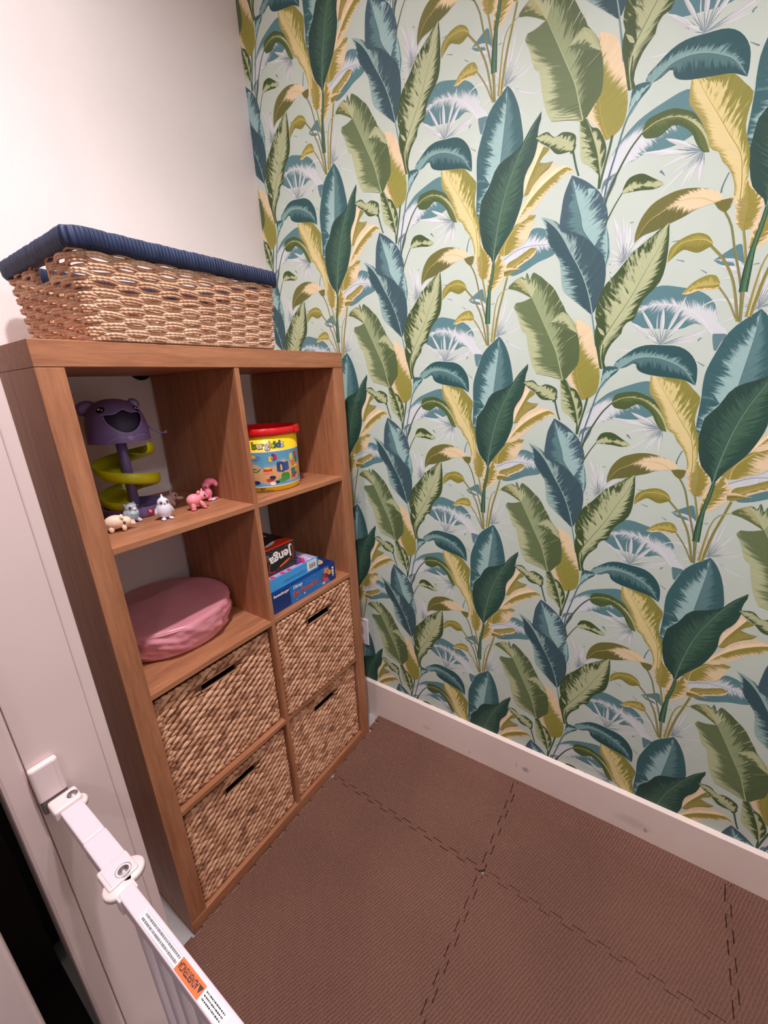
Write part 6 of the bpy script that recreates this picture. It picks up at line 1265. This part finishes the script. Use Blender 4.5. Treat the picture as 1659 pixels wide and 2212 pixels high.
F_mauve = plain('dusty_mauve_toy_plastic', (178, 150, 150), .5, .03, 30)
F_pink = plain('pink_toy_plastic', (244, 150, 162), .5, .03, 30)
F_rose = plain('rose_toy_plastic', (232, 128, 158), .5, .03, 30)
F_aqua = plain('pale_aqua_toy_plastic', (170, 206, 214), .5, .03, 30)
F_pale = plain('pale_blue_toy_plastic', (206, 222, 240), .5, .03, 30)
F_tan = plain('tan_toy_plastic', (206, 172, 140), .5, .03, 30)
# +x local is the way the animal faces, -y is its right side
figure('cream toy animal with a pointed snout, nearest the left side panel on the top-left shelf', (.104, .108), -.42,
    [((-.004, 0, .020), (.0215, .0155, .0155)), ((.015, 0, .0185), (.0125, .0115, .0110)), ((.026, 0, .0130), (.0085, .0055, .0050), (('Y', .55),)), ((-.013, .009, .006), (.0055, .005, .0075)), ((-.013, -.009, .006), (.0055, .005, .0075)), ((.011, .009, .006), (.005, .0045, .0075)), ((.011, -.009, .006), (.005, .0045, .0075)), ((-.0255, 0, .013), (.004, .003, .003)), ((.009, -.0085, .0265), (.0045, .0025, .0075), (('X', .4),)), ((.009, .0085, .0265), (.0045, .0025, .0075), (('X', -.4),))],
    F_cream, [((.0135, -.0105, .0185), .0030, (.3, -1, 0)), ((.0135, .0105, .0185), .0030, (.3, 1, 0))], [('inner_ear', [((.0098, -.0108, .0262), (.0028, .0012, .0050), (('X', .4),))], F_tan), ('nose', [((.033, 0, .0098), (.0022, .0022, .002))], F_pink)])
figure('blue grey toy animal sitting upright behind the cream one, in front of the spiral toy', (.152, .146), -1.35,
    [((0, 0, .022), (.0150, .0170, .0200)), ((.002, 0, .036), (.0125, .0145, .0120)), ((.009, .0085, .005), (.0065, .005, .005)), ((.009, -.0085, .005), (.0065, .005, .005)), ((-.012, 0, .012), (.010, .012, .011)), ((-.002, .015, .020), (.006, .004, .011)), ((-.002, -.015, .020), (.006, .004, .011)), ((-.003, .012, .044), (.004, .003, .004)), ((-.003, -.012, .044), (.004, .003, .004))],
    F_grey, [((.0118, .0088, .0385), .0029, (1, .5, 0)), ((.0118, -.0088, .0385), .0029, (1, -.5, 0))], [('muzzle', [((.0135, 0, .0335), (.0035, .0042, .0036))], F_lilac), ('chest', [((.0112, 0, .0235), (.0048, .0105, .0075))], F_aqua), ('foot', [((.0125, .009, .004), (.0045, .004, .0035)), ((.0125, -.009, .004), (.0045, .004, .0035))], F_pale)])
figure('pale lilac round bird toy standing in the middle of the top-left shelf', (.204, .098), -1.75,
    [((0, 0, .0225), (.0165, .0175, .0205)), ((.001, 0, .040), (.0120, .0130, .0125)), ((0, 0, .0555), (.0028, .0024, .0050)), ((.001, 0, .052), (.004, .004, .003)), ((.0125, .0085, .0028), (.007, .0055, .0032)), ((.0125, -.0085, .0028), (.007, .0055, .0032)), ((-.002, -.0175, .021), (.006, .0035, .0095), (('X', -.3),)), ((-.002, .0175, .021), (.006, .0035, .0095), (('X', .3),))],
    F_lilac, [((.0105, .0068, .0425), .0029, (1, .4, 0)), ((.0105, -.0068, .0425), .0029, (1, -.4, 0))], [('beak', [((.0132, 0, .0395), (.0022, .0016, .0016))], F_mauve), ('foot', [((.0155, .009, .0026), (.004, .004, .0026)), ((.0155, -.009, .0026), (.004, .004, .0026))], F_pale)])
figure('dusty mauve toy animal with a small horn, in the shade behind the lilac bird', (.268, .190), -.25,
    [((-.004, 0, .016), (.0165, .0120, .0150)), ((.010, 0, .0265), (.0115, .0105, .0105)), ((.006, 0, .043), (.0022, .0022, .0100), (('Y', .35),)), ((.024, -.004, .0185), (.0095, .0045, .0050), (('Y', .1),)), ((-.012, -.008, .006), (.007, .006, .007)), ((.006, -.008, .007), (.005, .005, .008)), ((.006, .008, .007), (.005, .005, .008))],
    F_mauve, [((.0135, -.0088, .0290), .0030, (.4, -1, 0))])
figure('pink toy animal with two little ears walking along the top-left shelf', (.288, .100), -.20,
    [((-.006, 0, .0245), (.0180, .0150, .0150)), ((.0145, 0, .0315), (.0125, .0115, .0115)), ((.0235, -.001, .0275), (.0065, .0065, .0060)), ((-.012, -.0085, .009), (.0060, .0055, .0110)), ((-.012, .0085, .009), (.0060, .0055, .0110)), ((.0115, -.0085, .010), (.0055, .0050, .0125), (('Y', -.45),)), ((.0115, .0085, .010), (.0055, .0050, .0125), (('Y', -.45),)), ((.016, -.0015, .0445), (.0030, .0026, .0055)), ((.0055, -.0075, .0425), (.0050, .0022, .0050)), ((.0165, -.0085, .002), (.005, .0045, .0024)), ((-.012, -.0085, .002), (.0065, .0055, .0024))],
    F_pink, [((.0185, -.0098, .0325), .0030, (.4, -1, 0)), ((.0265, .0035, .0335), .0024, (1, .2, 0))])
figure('rose pink toy animal with a big curled crest behind the pink one, nearest the divider', (.352, .150), -.35,
    [((0, 0, .021), (.0120, .0120, .0160)), ((-.001, 0, .0420), (.0110, .0105, .0105)), ((.011, 0, .0515), (.0155, .0095, .0095), (('Y', .1),)), ((.0235, 0, .0445), (.0065, .0075, .0100), (('Y', -.25),)), ((.0050, -.007, .0028), (.0095, .0050, .0030)), ((.0170, .005, .0028), (.0095, .0050, .0030)), ((.003, -.004, .0085), (.005, .005, .007))],
    F_rose, [((-.0045, -.0088, .0410), .0028, (-.2, -1, 0)), ((.006, -.0085, .0410), .0022, (.2, -1, 0))], [('foot', [((.0085, -.0075, .0032), (.0085, .0048, .0030))], F_pale)])

# ------------------------------------------------------------------ light
def lamp(name, loc, power, radius, color, kind='POINT'):
    l = bpy.data.lights.new(name, kind); l.energy = power; l.color = color
    if kind == 'POINT': l.shadow_soft_size = radius
    o = bpy.data.objects.new(name, l); COL.objects.link(o); o.location = loc; return o
WARM = (1.0, .92, .95)
P_A, P_B, P_C, P_D = 108, 30, 18, 27
# two recessed nook spots, an added fill spot, a round lamp in the hall
def spot(name, loc, power, deg):
    d = lamp(name, loc, power, .035, WARM, 'SPOT'); d.data.spot_size = math.radians(deg); d.data.spot_blend = 1; d.data.shadow_soft_size = .032
spot('nook_spot', (.02, -.545, 2.57), P_A, 132)
spot('nook_spot', (.06, -.13, 2.57), P_D, 172)
spot('nook_spot', (.30, -1.72, 2.57), P_B, 176)  # added fill, brightens the right wall, floor and baseboard
lamp('hall_ceiling_light', (-1.42, -1.83, 2.50), P_C, .05, WARM)
w = bpy.data.worlds.new('World'); scene.world = w; w.use_nodes = True
w.node_tree.nodes['Background'].inputs['Color'].default_value = (1, .90, .90, 1); w.node_tree.nodes['Background'].inputs['Strength'].default_value = .27

# ------------------------------------------------------------------ camera
FPX = 891.172
CAM = [-0.2655, -0.86612, 1.3691]
ROWS = [[0.56318, -0.824964, -0.047572], [-0.271372, -0.130267, -0.953618], [0.780504, 0.549968, -0.297235]]
EXPO = 0.0
cam = bpy.data.cameras.new('camera'); co = bpy.data.objects.new('camera', cam); COL.objects.link(co)
cam.sensor_fit = 'HORIZONTAL'; cam.sensor_width = 36; cam.lens = FPX*36/1659; cam.clip_start = .01
Rw = ROWS
M = Matrix(((Rw[0][0], -Rw[1][0], -Rw[2][0], CAM[0]), (Rw[0][1], -Rw[1][1], -Rw[2][1], CAM[1]), (Rw[0][2], -Rw[1][2], -Rw[2][2], CAM[2]), (0, 0, 0, 1)))
co.matrix_world = M
scene.camera = co
scene.view_settings.view_transform = 'Standard'; scene.view_settings.look = 'None'; scene.view_settings.gamma = 1
scene.view_settings.use_curve_mapping = False; scene.view_settings.exposure = EXPO
scene.cycles.max_bounces = 8; scene.cycles.diffuse_bounces = 5; scene.cycles.glossy_bounces = 3
scene.cycles.use_denoising = True
scene.cycles.sample_clamp_indirect = 6
